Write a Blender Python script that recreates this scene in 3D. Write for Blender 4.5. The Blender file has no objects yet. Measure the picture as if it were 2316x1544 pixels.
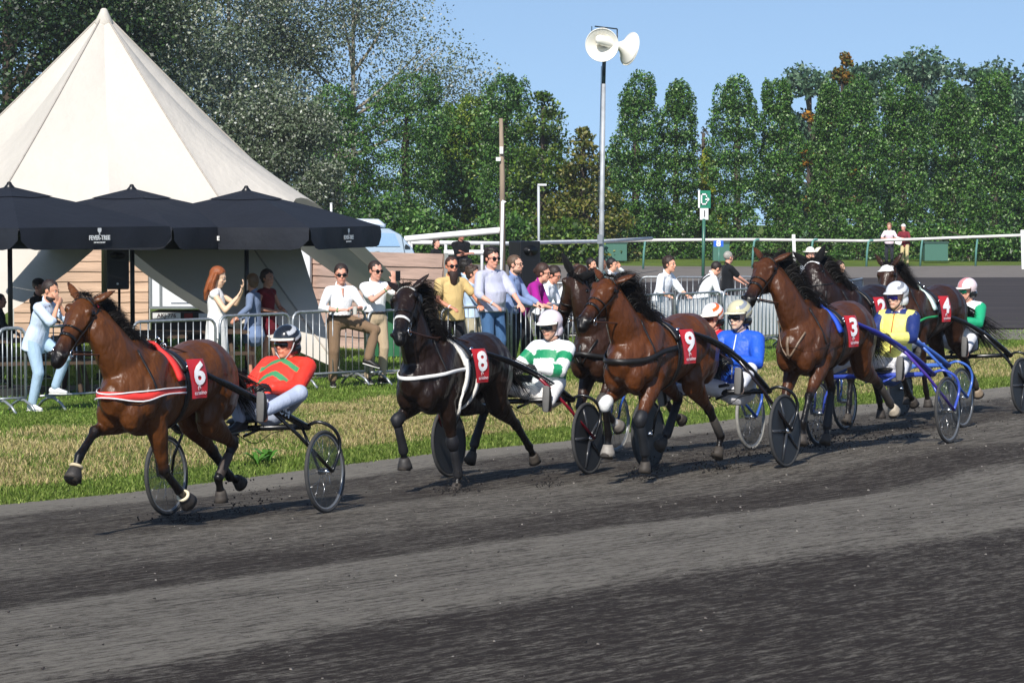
import bpy, bmesh, math, random
import numpy as np
from mathutils import Vector, Matrix, noise
from mathutils.bvhtree import BVHTree
R=math.radians
scene=bpy.context.scene
COL=scene.collection
# ---------------------------------------------------------------- camera, sky, sun, exposure
FPX=6500.0; PITCH=math.atan(322/FPX); CAMZ=2.7
cam_d=bpy.data.cameras.new('camera'); cam=bpy.data.objects.new('camera',cam_d); COL.objects.link(cam)
cam_d.sensor_width=36.0; cam_d.lens=FPX/2316*36.0; cam_d.clip_end=3000; cam_d.clip_start=0.5
cam.location=(0,0,CAMZ); cam.rotation_euler=(math.pi/2-PITCH,0,0)
scene.camera=cam
SUN_EL=R(40); SUN_DIR=Vector((-0.22*math.cos(SUN_EL),-0.975*math.cos(SUN_EL),math.sin(SUN_EL))).normalized()
world=bpy.data.worlds.new('World'); scene.world=world; world.use_nodes=True
wn=world.node_tree; wn.nodes.clear()
sky=wn.nodes.new('ShaderNodeTexSky'); sky.sky_type='NISHITA'; sky.sun_disc=False
sky.sun_elevation=SUN_EL; sky.sun_rotation=math.atan2(SUN_DIR.x,SUN_DIR.y); sky.air_density=1.0; sky.dust_density=0.35; sky.ozone_density=2.4
wtc=wn.nodes.new('ShaderNodeTexCoord'); wmp=wn.nodes.new('ShaderNodeMapping'); wmp.vector_type='POINT'; wmp.inputs['Location'].default_value=(0,0,.17)
wnm=wn.nodes.new('ShaderNodeVectorMath'); wnm.operation='NORMALIZE'
wn.links.new(wtc.outputs['Generated'],wmp.inputs[0]); wn.links.new(wmp.outputs[0],wnm.inputs[0]); wn.links.new(wnm.outputs[0],sky.inputs[0])
bg=wn.nodes.new('ShaderNodeBackground'); bg.inputs[1].default_value=0.125
wo=wn.nodes.new('ShaderNodeOutputWorld'); wn.links.new(sky.outputs[0],bg.inputs[0]); wn.links.new(bg.outputs[0],wo.inputs[0])
sd=bpy.data.lights.new('sun','SUN'); sd.energy=5.0; sd.angle=R(0.53); sd.color=(1.0,0.95,0.88)
so=bpy.data.objects.new('sun',sd); COL.objects.link(so); so.rotation_euler=SUN_DIR.to_track_quat('Z','Y').to_euler()
scene.view_settings.view_transform='Standard'; scene.view_settings.look='None'; scene.view_settings.gamma=1.0; scene.view_settings.exposure=0.22
scene.render.resolution_x=1024; scene.render.resolution_y=682
scene.cycles.max_bounces=5; scene.cycles.transparent_max_bounces=8; scene.cycles.caustics_reflective=False; scene.cycles.caustics_refractive=False

rnd=random.Random(7); NR=np.random.RandomState(5)
_fw=np.array([0,math.cos(PITCH),-math.sin(PITCH)]); _up=np.array([0,math.sin(PITCH),math.cos(PITCH)]); _rt=np.array([1.,0,0])
def at(x,y,Y):
    r=_fw+_rt*(x-1158)/FPX+_up*(772-y)/FPX
    return Vector((np.array([0,0,CAMZ])+r*(Y/r[1])).tolist())
def gnd(x,y,z=0.0):
    r=_fw+_rt*(x-1158)/FPX+_up*(772-y)/FPX
    return Vector((np.array([0,0,CAMZ])+r*((z-CAMZ)/r[2])).tolist())
# ---------------------------------------------------------------- materials
def lin(h):
    h=h.lstrip('#'); o=[]
    for i in (0,2,4):
        v=int(h[i:i+2],16)/255; o.append(v/12.92 if v<=.04045 else ((v+.055)/1.055)**2.4)
    return tuple(o)
def C4(c): return (*(lin(c) if isinstance(c,str) else c),1.0)
_M={}
def mat(key,col=None,rough=.6,metal=0,var=.12,vs=18,bump=0,bs=60,attr=False,coat=0,spec=.5,stretch=(1,1,1),trans=0,sheen=0):
    if key in _M: return _M[key]
    m=bpy.data.materials.new(key); m.use_nodes=True; n=m.node_tree.nodes; L=m.node_tree.links
    b=n['Principled BSDF']; b.inputs['Roughness'].default_value=rough; b.inputs['Metallic'].default_value=metal
    b.inputs['Specular IOR Level'].default_value=spec
    if coat: b.inputs['Coat Weight'].default_value=coat; b.inputs['Coat Roughness'].default_value=.15
    if sheen: b.inputs['Sheen Weight'].default_value=sheen
    tc=n.new('ShaderNodeTexCoord'); mp=n.new('ShaderNodeMapping'); mp.inputs['Scale'].default_value=stretch
    L.new(tc.outputs['Object'],mp.inputs[0])
    nz=n.new('ShaderNodeTexNoise'); nz.inputs['Scale'].default_value=vs; nz.inputs['Detail'].default_value=4
    L.new(mp.outputs[0],nz.inputs['Vector'])
    mr=n.new('ShaderNodeMapRange'); mr.inputs['From Min'].default_value=.3; mr.inputs['From Max'].default_value=.7
    mr.inputs['To Min'].default_value=1-var; mr.inputs['To Max'].default_value=1+var; L.new(nz.outputs[0],mr.inputs[0])
    mx=n.new('ShaderNodeVectorMath'); mx.operation='SCALE'
    if attr:
        a=n.new('ShaderNodeAttribute'); a.attribute_name='Col'; L.new(a.outputs['Color'],mx.inputs[0])
    else: mx.inputs[0].default_value=C4(col)[:3]
    L.new(mr.outputs[0],mx.inputs['Scale']); L.new(mx.outputs[0],b.inputs['Base Color'])
    if bump:
        nb=n.new('ShaderNodeTexNoise'); nb.inputs['Scale'].default_value=bs; nb.inputs['Detail'].default_value=5; L.new(mp.outputs[0],nb.inputs['Vector'])
        bp=n.new('ShaderNodeBump'); bp.inputs['Strength'].default_value=1; bp.inputs['Distance'].default_value=bump
        L.new(nb.outputs[0],bp.inputs['Height']); L.new(bp.outputs[0],b.inputs['Normal'])
    if trans:
        out=n['Material Output']; t=n.new('ShaderNodeBsdfTranslucent'); L.new(mx.outputs[0],t.inputs[0])
        ms=n.new('ShaderNodeMixShader'); ms.inputs[0].default_value=trans
        L.new(b.outputs[0],ms.inputs[1]); L.new(t.outputs[0],ms.inputs[2]); L.new(ms.outputs[0],out.inputs[0])
    _M[key]=m; return m
def cloth(c): return mat('cloth_'+c,c,rough=.85,var=.04,vs=9,bump=.016,bs=15,spec=.2,sheen=.05,stretch=(1,1,.38))
def paint(c,r=.35,metal=0): return mat('paint_%s_%g_%g'%(c,r,metal),c,rough=r,metal=metal,var=.06,vs=30)
def leather(c='120f0d'): return mat('leather_'+c,c,rough=.42,var=.2,vs=60)
STEEL=lambda: mat('galvanised_steel','a2a7aa',rough=.42,metal=.65,var=.18,vs=25)
CHROME=lambda: mat('chrome','d8d8d8',rough=.18,metal=1,var=.05)
RUBBER=lambda: mat('rubber','2a2a2a',rough=.8,var=.25,vs=40)
SKINC='c98f74'
def skinmat(c=SKINC): return mat('skin_'+c,None,rough=.5,var=.07,vs=30,attr=True,spec=.35)
# ---------------------------------------------------------------- mesh building
def V(*a): return Vector(a)
class MB:
    def __init__(s): s.v=[]; s.f=[]; s.smp=[]; s.c=[]
    def add(s,vs,fs,col=None):
        o=len(s.v); s.v+= [tuple(v) for v in vs]; s.f+=[tuple(i+o for i in f) for f in fs]
        s.c+=[col or (1,1,1)]*len(vs); return o
    def tube(s,pts,rad,n=10,side=None,cap=True,col=None,closed=False,power=1.0):
        pts=[Vector(p) for p in pts]; m=len(pts)
        if not isinstance(rad,(list,)): rad=[rad]*m
        rad=[(r,r) if not isinstance(r,tuple) else r for r in rad]
        cols=col if isinstance(col,list) else [col]*m
        rings=[]; prevA=None
        for i in range(m):
            a=pts[(i-1)%m] if closed else pts[max(i-1,0)]; b=pts[(i+1)%m] if closed else pts[min(i+1,m-1)]
            t=(b-a); t=t.normalized() if t.length>1e-9 else Vector((0,0,1))
            ref=Vector(side) if side is not None else (prevA if prevA is not None else (Vector((0,0,1)) if abs(t.z)<.9 else Vector((1,0,0))))
            A=ref-t*ref.dot(t)
            if A.length<1e-6: A=Vector((1,0,0))-t*t.x
            A.normalize(); B=t.cross(A); prevA=A
            rings.append([pts[i]+A*(math.cos(2*math.pi*k/n)*rad[i][0])+B*(math.sin(2*math.pi*k/n)*rad[i][1]) for k in range(n)])
        o=len(s.v)
        for i,rg in enumerate(rings):
            s.v+=[tuple(p) for p in rg]; s.c+=[cols[i] or (1,1,1)]*n
        e=m if closed else m-1
        for i in range(e):
            j=(i+1)%m
            for k in range(n):
                k2=(k+1)%n; s.f.append((o+i*n+k,o+j*n+k,o+j*n+k2,o+i*n+k2))
        if cap and not closed:
            s.f.append(tuple(o+k for k in range(n))); s.f.append(tuple(o+(m-1)*n+k for k in reversed(range(n))))
        if col is not None:
            for i in range(m-1):
                L=(pts[i+1]-pts[i]).length; q=max(1,int(L/.03))
                for j in range(q+1):
                    u=j/q; ca,cb=cols[i],cols[i+1]
                    s.smp.append((*(pts[i].lerp(pts[i+1],u)),max(.008,(rad[i][0]+rad[i][1])*.5*(1-u)+(rad[i+1][0]+rad[i+1][1])*.5*u),*(ca if u<.5 else cb)))
    def limb(s,pts,rad,n=12,side=None,col=None):
        # tube with rounded ends
        pts=[Vector(p) for p in pts]; rad=[(r,r) if not isinstance(r,tuple) else r for r in rad]
        cols=col if isinstance(col,list) else [col]*len(pts)
        d0=(pts[0]-pts[1]).normalized(); d1=(pts[-1]-pts[-2]).normalized(); r0=min(rad[0]); r1=min(rad[-1])
        P=[pts[0]+d0*r0*.85,pts[0]+d0*r0*.5]+pts+[pts[-1]+d1*r1*.5,pts[-1]+d1*r1*.85]
        sc=lambda r,k:(r[0]*k,r[1]*k)
        Rr=[sc(rad[0],.45),sc(rad[0],.82)]+rad+[sc(rad[-1],.82),sc(rad[-1],.45)]
        s.tube(P,Rr,n,side,True,[cols[0]]*2+cols+[cols[-1]]*2 if col is not None else None)
    def ell(s,c,r,rot=None,n=12,m=8,col=None):
        c=Vector(c); r=(r,r,r) if not isinstance(r,(tuple,list)) else r
        vs=[]; fs=[]
        for i in range(m+1):
            th=math.pi*i/m
            for k in range(n):
                ph=2*math.pi*k/n; p=Vector((r[0]*math.sin(th)*math.cos(ph),r[1]*math.sin(th)*math.sin(ph),r[2]*math.cos(th)))
                if rot is not None: p=rot@p
                vs.append(c+p)
        for i in range(m):
            for k in range(n):
                a=i*n+k;b=i*n+(k+1)%n; fs.append((a,a+n,b+n,b))
        s.add(vs,fs,col)
        if col is not None: s.smp.append((*c,sum(r)/3,*col))
    def box(s,c,d,rot=None,col=None):
        c=Vector(c); vs=[]
        for x in (-.5,.5):
            for y in (-.5,.5):
                for z in (-.5,.5):
                    p=Vector((x*d[0],y*d[1],z*d[2])); p=rot@p if rot is not None else p; vs.append(c+p)
        s.add(vs,[(0,1,3,2),(4,6,7,5),(0,4,5,1),(2,3,7,6),(0,2,6,4),(1,5,7,3)],col)
    def ribbon(s,pts,nrm,w,th=.004,col=None):
        pts=[Vector(p) for p in pts]; n=len(pts); vs=[];fs=[]
        ws=w if isinstance(w,list) else [w]*n
        for i in range(n):
            t=(pts[min(i+1,n-1)]-pts[max(i-1,0)]).normalized(); N=Vector(nrm[i]).normalized(); S=t.cross(N).normalized()
            for a,b in ((-1,0),(1,0),(1,1),(-1,1)): vs.append(pts[i]+S*(a*ws[i]/2)+N*(b*th))
        for i in range(n-1):
            for k in range(4):
                a=i*4+k;b=i*4+(k+1)%4; fs.append((a,b,b+4,a+4))
        fs+= [(3,2,1,0),((n-1)*4,(n-1)*4+1,(n-1)*4+2,(n-1)*4+3)]
        s.add(vs,fs,col)
def mesh_of(mb,name='m',smooth=True,col=False):
    me=bpy.data.meshes.new(name); me.from_pydata([tuple(v) for v in mb.v],[],mb.f); me.update()
    if smooth: me.polygons.foreach_set('use_smooth',[True]*len(me.polygons))
    if col: setcol(me,np.array(mb.c,dtype=np.float32))
    return me
def setcol(me,arr):
    a=me.color_attributes.new('Col','FLOAT_COLOR','POINT'); d=np.ones((len(me.vertices),4),dtype=np.float32); d[:,:3]=arr; a.data.foreach_set('color',d.ravel())
def fastmesh(name,verts,quads,cols=None,smooth=False):
    me=bpy.data.meshes.new(name); nv=len(verts); nf=len(quads); k=quads.shape[1]
    me.vertices.add(nv); me.vertices.foreach_set('co',verts.astype(np.float32).ravel())
    me.loops.add(nf*k); me.loops.foreach_set('vertex_index',quads.astype(np.int32).ravel())
    me.polygons.add(nf); me.polygons.foreach_set('loop_start',np.arange(0,nf*k,k,dtype=np.int32)); me.polygons.foreach_set('loop_total',np.full(nf,k,dtype=np.int32))
    if smooth: me.polygons.foreach_set('use_smooth',np.ones(nf,dtype=bool))
    me.update(calc_edges=True)
    if cols is not None: setcol(me,cols)
    return me
def solid(mb,voxel=.012,sm=4,color=False,name='m'):
    me=mesh_of(mb,name); o=bpy.data.objects.new('tmp',me); COL.objects.link(o)
    r=o.modifiers.new('r','REMESH'); r.mode='VOXEL'; r.voxel_size=voxel; r.use_smooth_shade=True
    if sm: q=o.modifiers.new('s','SMOOTH'); q.factor=.5; q.iterations=sm
    dg=bpy.context.evaluated_depsgraph_get(); out=bpy.data.meshes.new_from_object(o.evaluated_get(dg)); out.name=name
    bpy.data.objects.remove(o); bpy.data.meshes.remove(me)
    out.polygons.foreach_set('use_smooth',[True]*len(out.polygons))
    if color:
        n=len(out.vertices); co=np.empty(n*3,dtype=np.float32); out.vertices.foreach_get('co',co); co=co.reshape(-1,3)
        S=np.array(mb.smp,dtype=np.float32); cols=np.zeros((n,3),dtype=np.float32)
        for i in range(0,n,4000):
            d=np.linalg.norm(co[i:i+4000,None,:]-S[None,:,:3],axis=2)/S[None,:,3]
            w=(d+.05)**-9; w/=w.sum(1,keepdims=True); cols[i:i+4000]=w@S[:,4:7]
        setcol(out,cols)
    return out
def link(name,me,m,parent=None):
    o=bpy.data.objects.new(name,me); COL.objects.link(o)
    if m is not None: me.materials.append(m)
    if parent is not None: o.parent=parent
    return o
def part(name,mb,m,parent=None,smooth=True,col=False): return link(name,mesh_of(mb,name,smooth,col),m,parent)
def tag(o,label=None,cat=None,group=None,kind=None):
    if label: o['label']=label
    if cat: o['category']=cat
    if group: o['group']=group
    if kind: o['kind']=kind
    return o
def thing(name,label,cat,loc=(0,0,0),rz=0,group=None):
    o=bpy.data.objects.new(name,None); COL.objects.link(o); o.location=loc; o.rotation_euler=(0,0,rz); o.empty_display_size=.2
    return tag(o,label,cat,group)
def copy_tree(o,parent=None):
    c=o.copy(); COL.objects.link(c); c.parent=parent
    for ch in list(o.children): copy_tree(ch,c)
    return c
def text_mesh(txt,size,ext=.002,bold=0,spacing=1.0,ax='CENTER'):
    cu=bpy.data.curves.new('t','FONT'); cu.body=txt; cu.size=size; cu.extrude=ext; cu.offset=bold; cu.align_x=ax; cu.align_y='CENTER'; cu.space_character=spacing; cu.resolution_u=3
    o=bpy.data.objects.new('t',cu); COL.objects.link(o); dg=bpy.context.evaluated_depsgraph_get()
    me=bpy.data.meshes.new_from_object(o.evaluated_get(dg)); bpy.data.objects.remove(o); bpy.data.curves.remove(cu); me.materials.clear(); return me
def torus(mb,c,ax,R_,r,n=28,m=6,col=None):
    ax=Vector(ax).normalized(); u=ax.orthogonal().normalized(); v=ax.cross(u)
    mb.tube([Vector(c)+u*math.cos(2*math.pi*k/n)*R_+v*math.sin(2*math.pi*k/n)*R_ for k in range(n)],r,m,side=ax,closed=True,cap=False,col=col)
def bez(a,b,c,n=8):
    a,b,c=Vector(a),Vector(b),Vector(c); return [a*(1-t)**2+b*2*t*(1-t)+c*t*t for t in [i/(n-1) for i in range(n)]]
def catm(P,n=6):
    P=[Vector(p) for p in P]; out=[]
    for i in range(len(P)-1):
        p0=P[max(i-1,0)];p1=P[i];p2=P[i+1];p3=P[min(i+2,len(P)-1)]
        for k in range(n):
            t=k/n; out.append(.5*((2*p1)+(p2-p0)*t+(2*p0-5*p1+4*p2-p3)*t*t+(3*p1-p0-3*p2+p3)*t**3))
    out.append(P[-1]); return out
# ---------------------------------------------------------------- ground, track, verge
EZ=-0.24
_g0=gnd(0,1141,EZ); _gd=(gnd(350,1106,EZ)-_g0).normalized()
EDGE=[_g0-_gd*k for k in (34,26,18,12,8,4)]+[gnd(x,y,EZ) for x,y in [(0,1141),(350,1106),(781,1050),(981,1025),(1160,1008),(1300,994),(1520,965),(1884,920),(2010,909),(2215,881),(2316,870),(2600,846),(3000,820),(3600,790)]]
EDGE=catm(EDGE,6)
_E=np.array([(p.x,p.y) for p in EDGE])
_T=np.gradient(_E,axis=0); _T/=np.linalg.norm(_T,axis=1)[:,None]
for _ in range(12): _T[1:-1]=(_T[:-2]+_T[1:-1]*2+_T[2:])/4; _T/=np.linalg.norm(_T,axis=1)[:,None]
_N=np.stack([_T[:,1],-_T[:,0]],1)   # outward: towards the camera side
def sdist(X,Y):
    P=np.stack([np.asarray(X,float).ravel(),np.asarray(Y,float).ravel()],1); out=np.empty(len(P))
    for i in range(0,len(P),20000):
        d=P[i:i+20000,None,:]-_E[None]; q=(d**2).sum(2); j=q.argmin(1); r=d[np.arange(len(j)),j]; sg=(r*_N[j]).sum(1)
        out[i:i+20000]=np.sign(sg)*np.sqrt(q[np.arange(len(j)),j])
    # use the perpendicular part when close
        near=np.sqrt(q[np.arange(len(j)),j])<6; o=out[i:i+20000]; o[near]=sg[near]
    return out.reshape(np.shape(X))
def track_z(s): return EZ+.062*np.minimum(s,11)
def verge_z(s): return EZ+.096*np.minimum(-s,2.2)
def gz(X,Y):
    s=sdist(np.array([X]),np.array([Y]))[0]
    return float(track_z(s) if s>0 else verge_z(s))
def nodes_of(m): return m.node_tree.nodes,m.node_tree.links,m.node_tree.nodes['Principled BSDF']
def track_material():
    m=bpy.data.materials.new('cinder_track'); m.use_nodes=True; n,L,b=nodes_of(m)
    tc=n.new('ShaderNodeTexCoord'); uv=n.new('ShaderNodeUVMap'); uv.uv_map='along'
    def noisen(src,scale,sc,det=5,rough=.6):
        mp=n.new('ShaderNodeMapping'); mp.inputs['Scale'].default_value=sc; L.new(src,mp.inputs[0])
        z=n.new('ShaderNodeTexNoise'); z.inputs['Scale'].default_value=scale; z.inputs['Detail'].default_value=det; z.inputs['Roughness'].default_value=rough; L.new(mp.outputs[0],z.inputs['Vector']); return z.outputs[0]
    def mrange(src,a,b_,c,d):
        r=n.new('ShaderNodeMapRange'); r.inputs[1].default_value=a; r.inputs[2].default_value=b_; r.inputs[3].default_value=c; r.inputs[4].default_value=d; L.new(src,r.inputs[0]); return r.outputs[0]
    def mth(op,a,b_):
        q=n.new('ShaderNodeMath'); q.operation=op
        for i,x in enumerate((a,b_)):
            if isinstance(x,(int,float)): q.inputs[i].default_value=x
            else: L.new(x,q.inputs[i])
        return q.outputs[0]
    wv=noisen(uv.outputs[0],1.0,(.12,.35,1),3)
    sep=n.new('ShaderNodeSeparateXYZ'); L.new(uv.outputs[0],sep.inputs[0])
    # harrow bands: raw across coordinate + warp
    s=mth('ADD',sep.outputs[1],mth('MULTIPLY',mth('SUBTRACT',wv,.5),2.0))
    cr=n.new('ShaderNodeValToRGB'); L.new(mrange(s,0,14,0,1),cr.inputs[0]); e=cr.color_ramp; e.interpolation='EASE'
    st=[(0,1.1),(.08,.95),(.13,.2),(.30,.12),(.36,.5),(.46,.45),(.53,.05),(.60,.05),(.635,.80),(.70,.68),(.80,.78),(.85,.0),(.93,.06),(1,-.1)]
    e.elements[0].position=0; e.elements[0].color=(st[0][1],)*3+(1,); e.elements[1].position=1; e.elements[1].color=(st[-1][1],)*3+(1,)
    for p_,v in st[1:-1]:
        q=e.elements.new(p_); q.color=(max(v,0),)*3+(1,)
    fine=noisen(uv.outputs[0],26.0,(.42,1.1,1),5,.7); fine2=noisen(uv.outputs[0],9.0,(.28,1.5,1),6,.72)
    grit=noisen(tc.outputs['Object'],170,(1,1,1),4,.9)
    f=mth('ADD',cr.outputs[0],mth('MULTIPLY',mth('SUBTRACT',fine,.5),2.9))
    f=mth('ADD',f,mth('MULTIPLY',mth('SUBTRACT',grit,.5),3.6))
    patch=noisen(uv.outputs[0],1.0,(.55,1.5,1),4,.6)
    f=mth('ADD',f,mth('MULTIPLY',mth('SUBTRACT',patch,.5),.9))
    f=mth('ADD',f,mth('MULTIPLY',mth('SUBTRACT',fine2,.5),3.2))
    ff=mrange(f,0,1,0,1)
    mix=n.new('ShaderNodeMix'); mix.data_type='RGBA'; L.new(ff,mix.inputs[0]); mix.inputs[6].default_value=C4('302822'); mix.inputs[7].default_value=C4('8b857a')
    vor=n.new('ShaderNodeTexVoronoi'); vor.inputs['Scale'].default_value=26; L.new(tc.outputs['Object'],vor.inputs['Vector'])
    sp=mth('LESS_THAN',vor.outputs['Distance'],.075)
    big=noisen(tc.outputs['Object'],7,(1,1,1),2)
    sp=mth('MULTIPLY',sp,mrange(big,.5,.62,0,.9))
    mix2=n.new('ShaderNodeMix'); mix2.data_type='RGBA'; L.new(sp,mix2.inputs[0]); L.new(mix.outputs[2],mix2.inputs[6]); mix2.inputs[7].default_value=C4('9d948c')
    L.new(mix2.outputs[2],b.inputs['Base Color']); b.inputs['Roughness'].default_value=.95; b.inputs['Specular IOR Level'].default_value=.2
    bp=n.new('ShaderNodeBump'); bp.inputs['Distance'].default_value=.02; bp.inputs['Strength'].default_value=.9
    L.new(mth('ADD',grit,mth('MULTIPLY',fine,1.2)),bp.inputs['Height']); L.new(bp.outputs[0],b.inputs['Normal'])
    return m
def build_track():
    rows=np.concatenate([np.linspace(0,2,9),np.linspace(2.5,30,40)])
    P=[];UV=[]; acc=np.concatenate([[0],np.cumsum(np.linalg.norm(np.diff(_E,axis=0),axis=1))])
    for i in range(len(_E)):
        for s in rows:
            q=_E[i]+_N[i]*s; j=0
            P.append((q[0],q[1],float(track_z(s))+j*.5)); UV.append((acc[i],s))
    w=len(rows); F=[(i*w+k,i*w+k+1,(i+1)*w+k+1,(i+1)*w+k) for i in range(len(_E)-1) for k in range(w-1)]
    me=bpy.data.meshes.new('track'); me.from_pydata(P,[],F); me.update()
    uv=me.uv_layers.new(name='along')
    for l in me.loops: uv.data[l.index].uv=UV[l.vertex_index]
    me.polygons.foreach_set('use_smooth',[True]*len(F))
    o=link('track',me,track_material()); tag(o,'dark cinder racing track with paler dry bands, the horses trotting on it',kind='structure')
build_track()
def grass_material(key,a,b_,c,sc=.6):
    m=bpy.data.materials.new(key); m.use_nodes=True; n,L,b=nodes_of(m)
    tc=n.new('ShaderNodeTexCoord'); z=n.new('ShaderNodeTexNoise'); z.inputs['Scale'].default_value=sc; z.inputs['Detail'].default_value=8; z.inputs['Roughness'].default_value=.7; L.new(tc.outputs['Object'],z.inputs['Vector'])
    r=n.new('ShaderNodeValToRGB'); L.new(z.outputs[0],r.inputs[0]); r.color_ramp.elements[0].position=.3; r.color_ramp.elements[0].color=C4(a); r.color_ramp.elements[1].position=.72; r.color_ramp.elements[1].color=C4(c); q=r.color_ramp.elements.new(.5); q.color=C4(b_)
    L.new(r.outputs[0],b.inputs['Base Color']); b.inputs['Roughness'].default_value=.9; b.inputs['Specular IOR Level'].default_value=.2
    z2=n.new('ShaderNodeTexNoise'); z2.inputs['Scale'].default_value=14; z2.inputs['Detail'].default_value=6; L.new(tc.outputs['Object'],z2.inputs['Vector'])
    bp=n.new('ShaderNodeBump'); bp.inputs['Distance'].default_value=.08; L.new(z2.outputs[0],bp.inputs['Height']); L.new(bp.outputs[0],b.inputs['Normal'])
    return m
def build_ground():
    xs=np.concatenate([[-220,-120,-90,-60,-40,-28],np.arange(-20,24,.5),[28,36,50,70,110,220]])
    ys=np.concatenate([[-30,-10,4,8],np.arange(10,62,.5),np.arange(63,100,3),[110,125,150,190,240,300]])
    X,Y=np.meshgrid(xs,ys); S=sdist(X,Y); Z=np.where(S>0,track_z(S)-.10,verge_z(S)-.02)
    v=np.stack([X.ravel(),Y.ravel(),Z.ravel()],1); w=len(xs)
    q=np.array([(j*w+i,j*w+i+1,(j+1)*w+i+1,(j+1)*w+i) for j in range(len(ys)-1) for i in range(w-1)])
    o=link('ground',fastmesh('ground',v,q,smooth=True),grass_material('grass_ground','41511f','5c6f2a','74813a')); tag(o,'grass ground inside and around the track',kind='structure')
build_ground()
GZ=float(verge_z(np.array([-9.]))[0])
def flat(name,pts,z,m,label):
    # rounded polygon sheet from ground pixels
    P=[gnd(x,y,z) for x,y in pts]; mb=MB(); mb.add(P,[tuple(range(len(P)))]); o=part(name,mb,m,None,False); tag(o,label,kind='structure'); return o
grey=mat('dry_cinders','6f6861',rough=.95,var=.12,vs=1.2,bump=.01,bs=20)
def far_mat():
    m=bpy.data.materials.new('harrowed_cinders'); m.use_nodes=True; n,L,b=nodes_of(m); tc=n.new('ShaderNodeTexCoord'); mp=n.new('ShaderNodeMapping'); mp.inputs['Scale'].default_value=(.05,.45,1); mp.inputs['Rotation'].default_value=(0,0,R(-4)); L.new(tc.outputs['Object'],mp.inputs[0])
    z=n.new('ShaderNodeTexNoise'); z.inputs['Scale'].default_value=1.3; z.inputs['Detail'].default_value=7; z.inputs['Roughness'].default_value=.62; L.new(mp.outputs[0],z.inputs['Vector'])
    r=n.new('ShaderNodeValToRGB'); L.new(z.outputs[0],r.inputs[0]); e=r.color_ramp; e.elements[0].position=.35; e.elements[0].color=C4('261e1b'); e.elements[1].position=.75; e.elements[1].color=C4('463e39'); q=e.elements.new(.55); q.color=C4('2f2623')
    L.new(r.outputs[0],b.inputs['Base Color']); b.inputs['Roughness'].default_value=.95; return m
flat('track_margin',[(1180,760),(1900,764),(2316,768),(3400,790),(3400,640),(2500,603),(2316,600),(1900,603),(1500,602),(1180,598),(400,596),(400,640)],GZ+.004,grey,'pale grey cinder margin along the far bend of the track')
flat('far_track',[(1500,742),(1900,741),(2316,742),(3200,770),(3200,680),(2600,632),(2316,627),(1950,628),(1600,634),(1400,640),(1330,690)],GZ+.03,far_mat(),'dark cinder surface of the far bend of the track')
flat('path',[(-400,905),(300,878),(700,855),(930,842),(930,833),(700,845),(300,866),(-400,892)],GZ+.006,mat('asphalt','77736f',rough=.95,var=.2,vs=8),'grey asphalt strip on the lawn behind the front barriers')
# ---------------------------------------------------------------- grass blades (verge) as stuff
def blades(name,pts,h,wd,cols,lean=.5,label='',mkey='grass_blade'):
    n=len(pts); P=np.array(pts); a=NR.rand(n)*2*np.pi; hh=h*(.5+NR.rand(n)); ln=lean*(.3+NR.rand(n)); b=NR.rand(n)*2*np.pi
    dx=np.cos(a)*wd*(.6+.8*NR.rand(n)); dy=np.sin(a)*wd*(.6+.8*NR.rand(n))
    D=np.stack([dx,dy,0*dx],1); v=np.empty((n,6,3)); v[:,0]=P-D; v[:,1]=P+D
    mid=P+np.stack([np.cos(b)*ln*hh*.35,np.sin(b)*ln*hh*.35,hh*.6],1); tip=P+np.stack([np.cos(b)*ln*hh,np.sin(b)*ln*hh,hh*(1-.35*ln)],1)
    v[:,2]=mid-D*.8; v[:,3]=mid+D*.8; v[:,4]=tip-D*.12; v[:,5]=tip+D*.12
    q=(np.arange(n)*6)[:,None,None]+np.array([[0,1,3,2],[2,3,5,4]])[None]; q=q.reshape(-1,4)
    c=np.repeat(cols,6,axis=0).astype(np.float32)
    me=fastmesh(name,v.reshape(-1,3),q,c); o=link(name,me,mat(mkey,None,rough=.7,var=.1,attr=True,trans=.25,spec=.3)); tag(o,label,kind='stuff'); return o
def pal(n,names,p):
    A=np.array([lin(x) for x in names]); i=NR.choice(len(names),n,p=p); return A[i]*(.75+.5*NR.rand(n,1))
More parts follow.
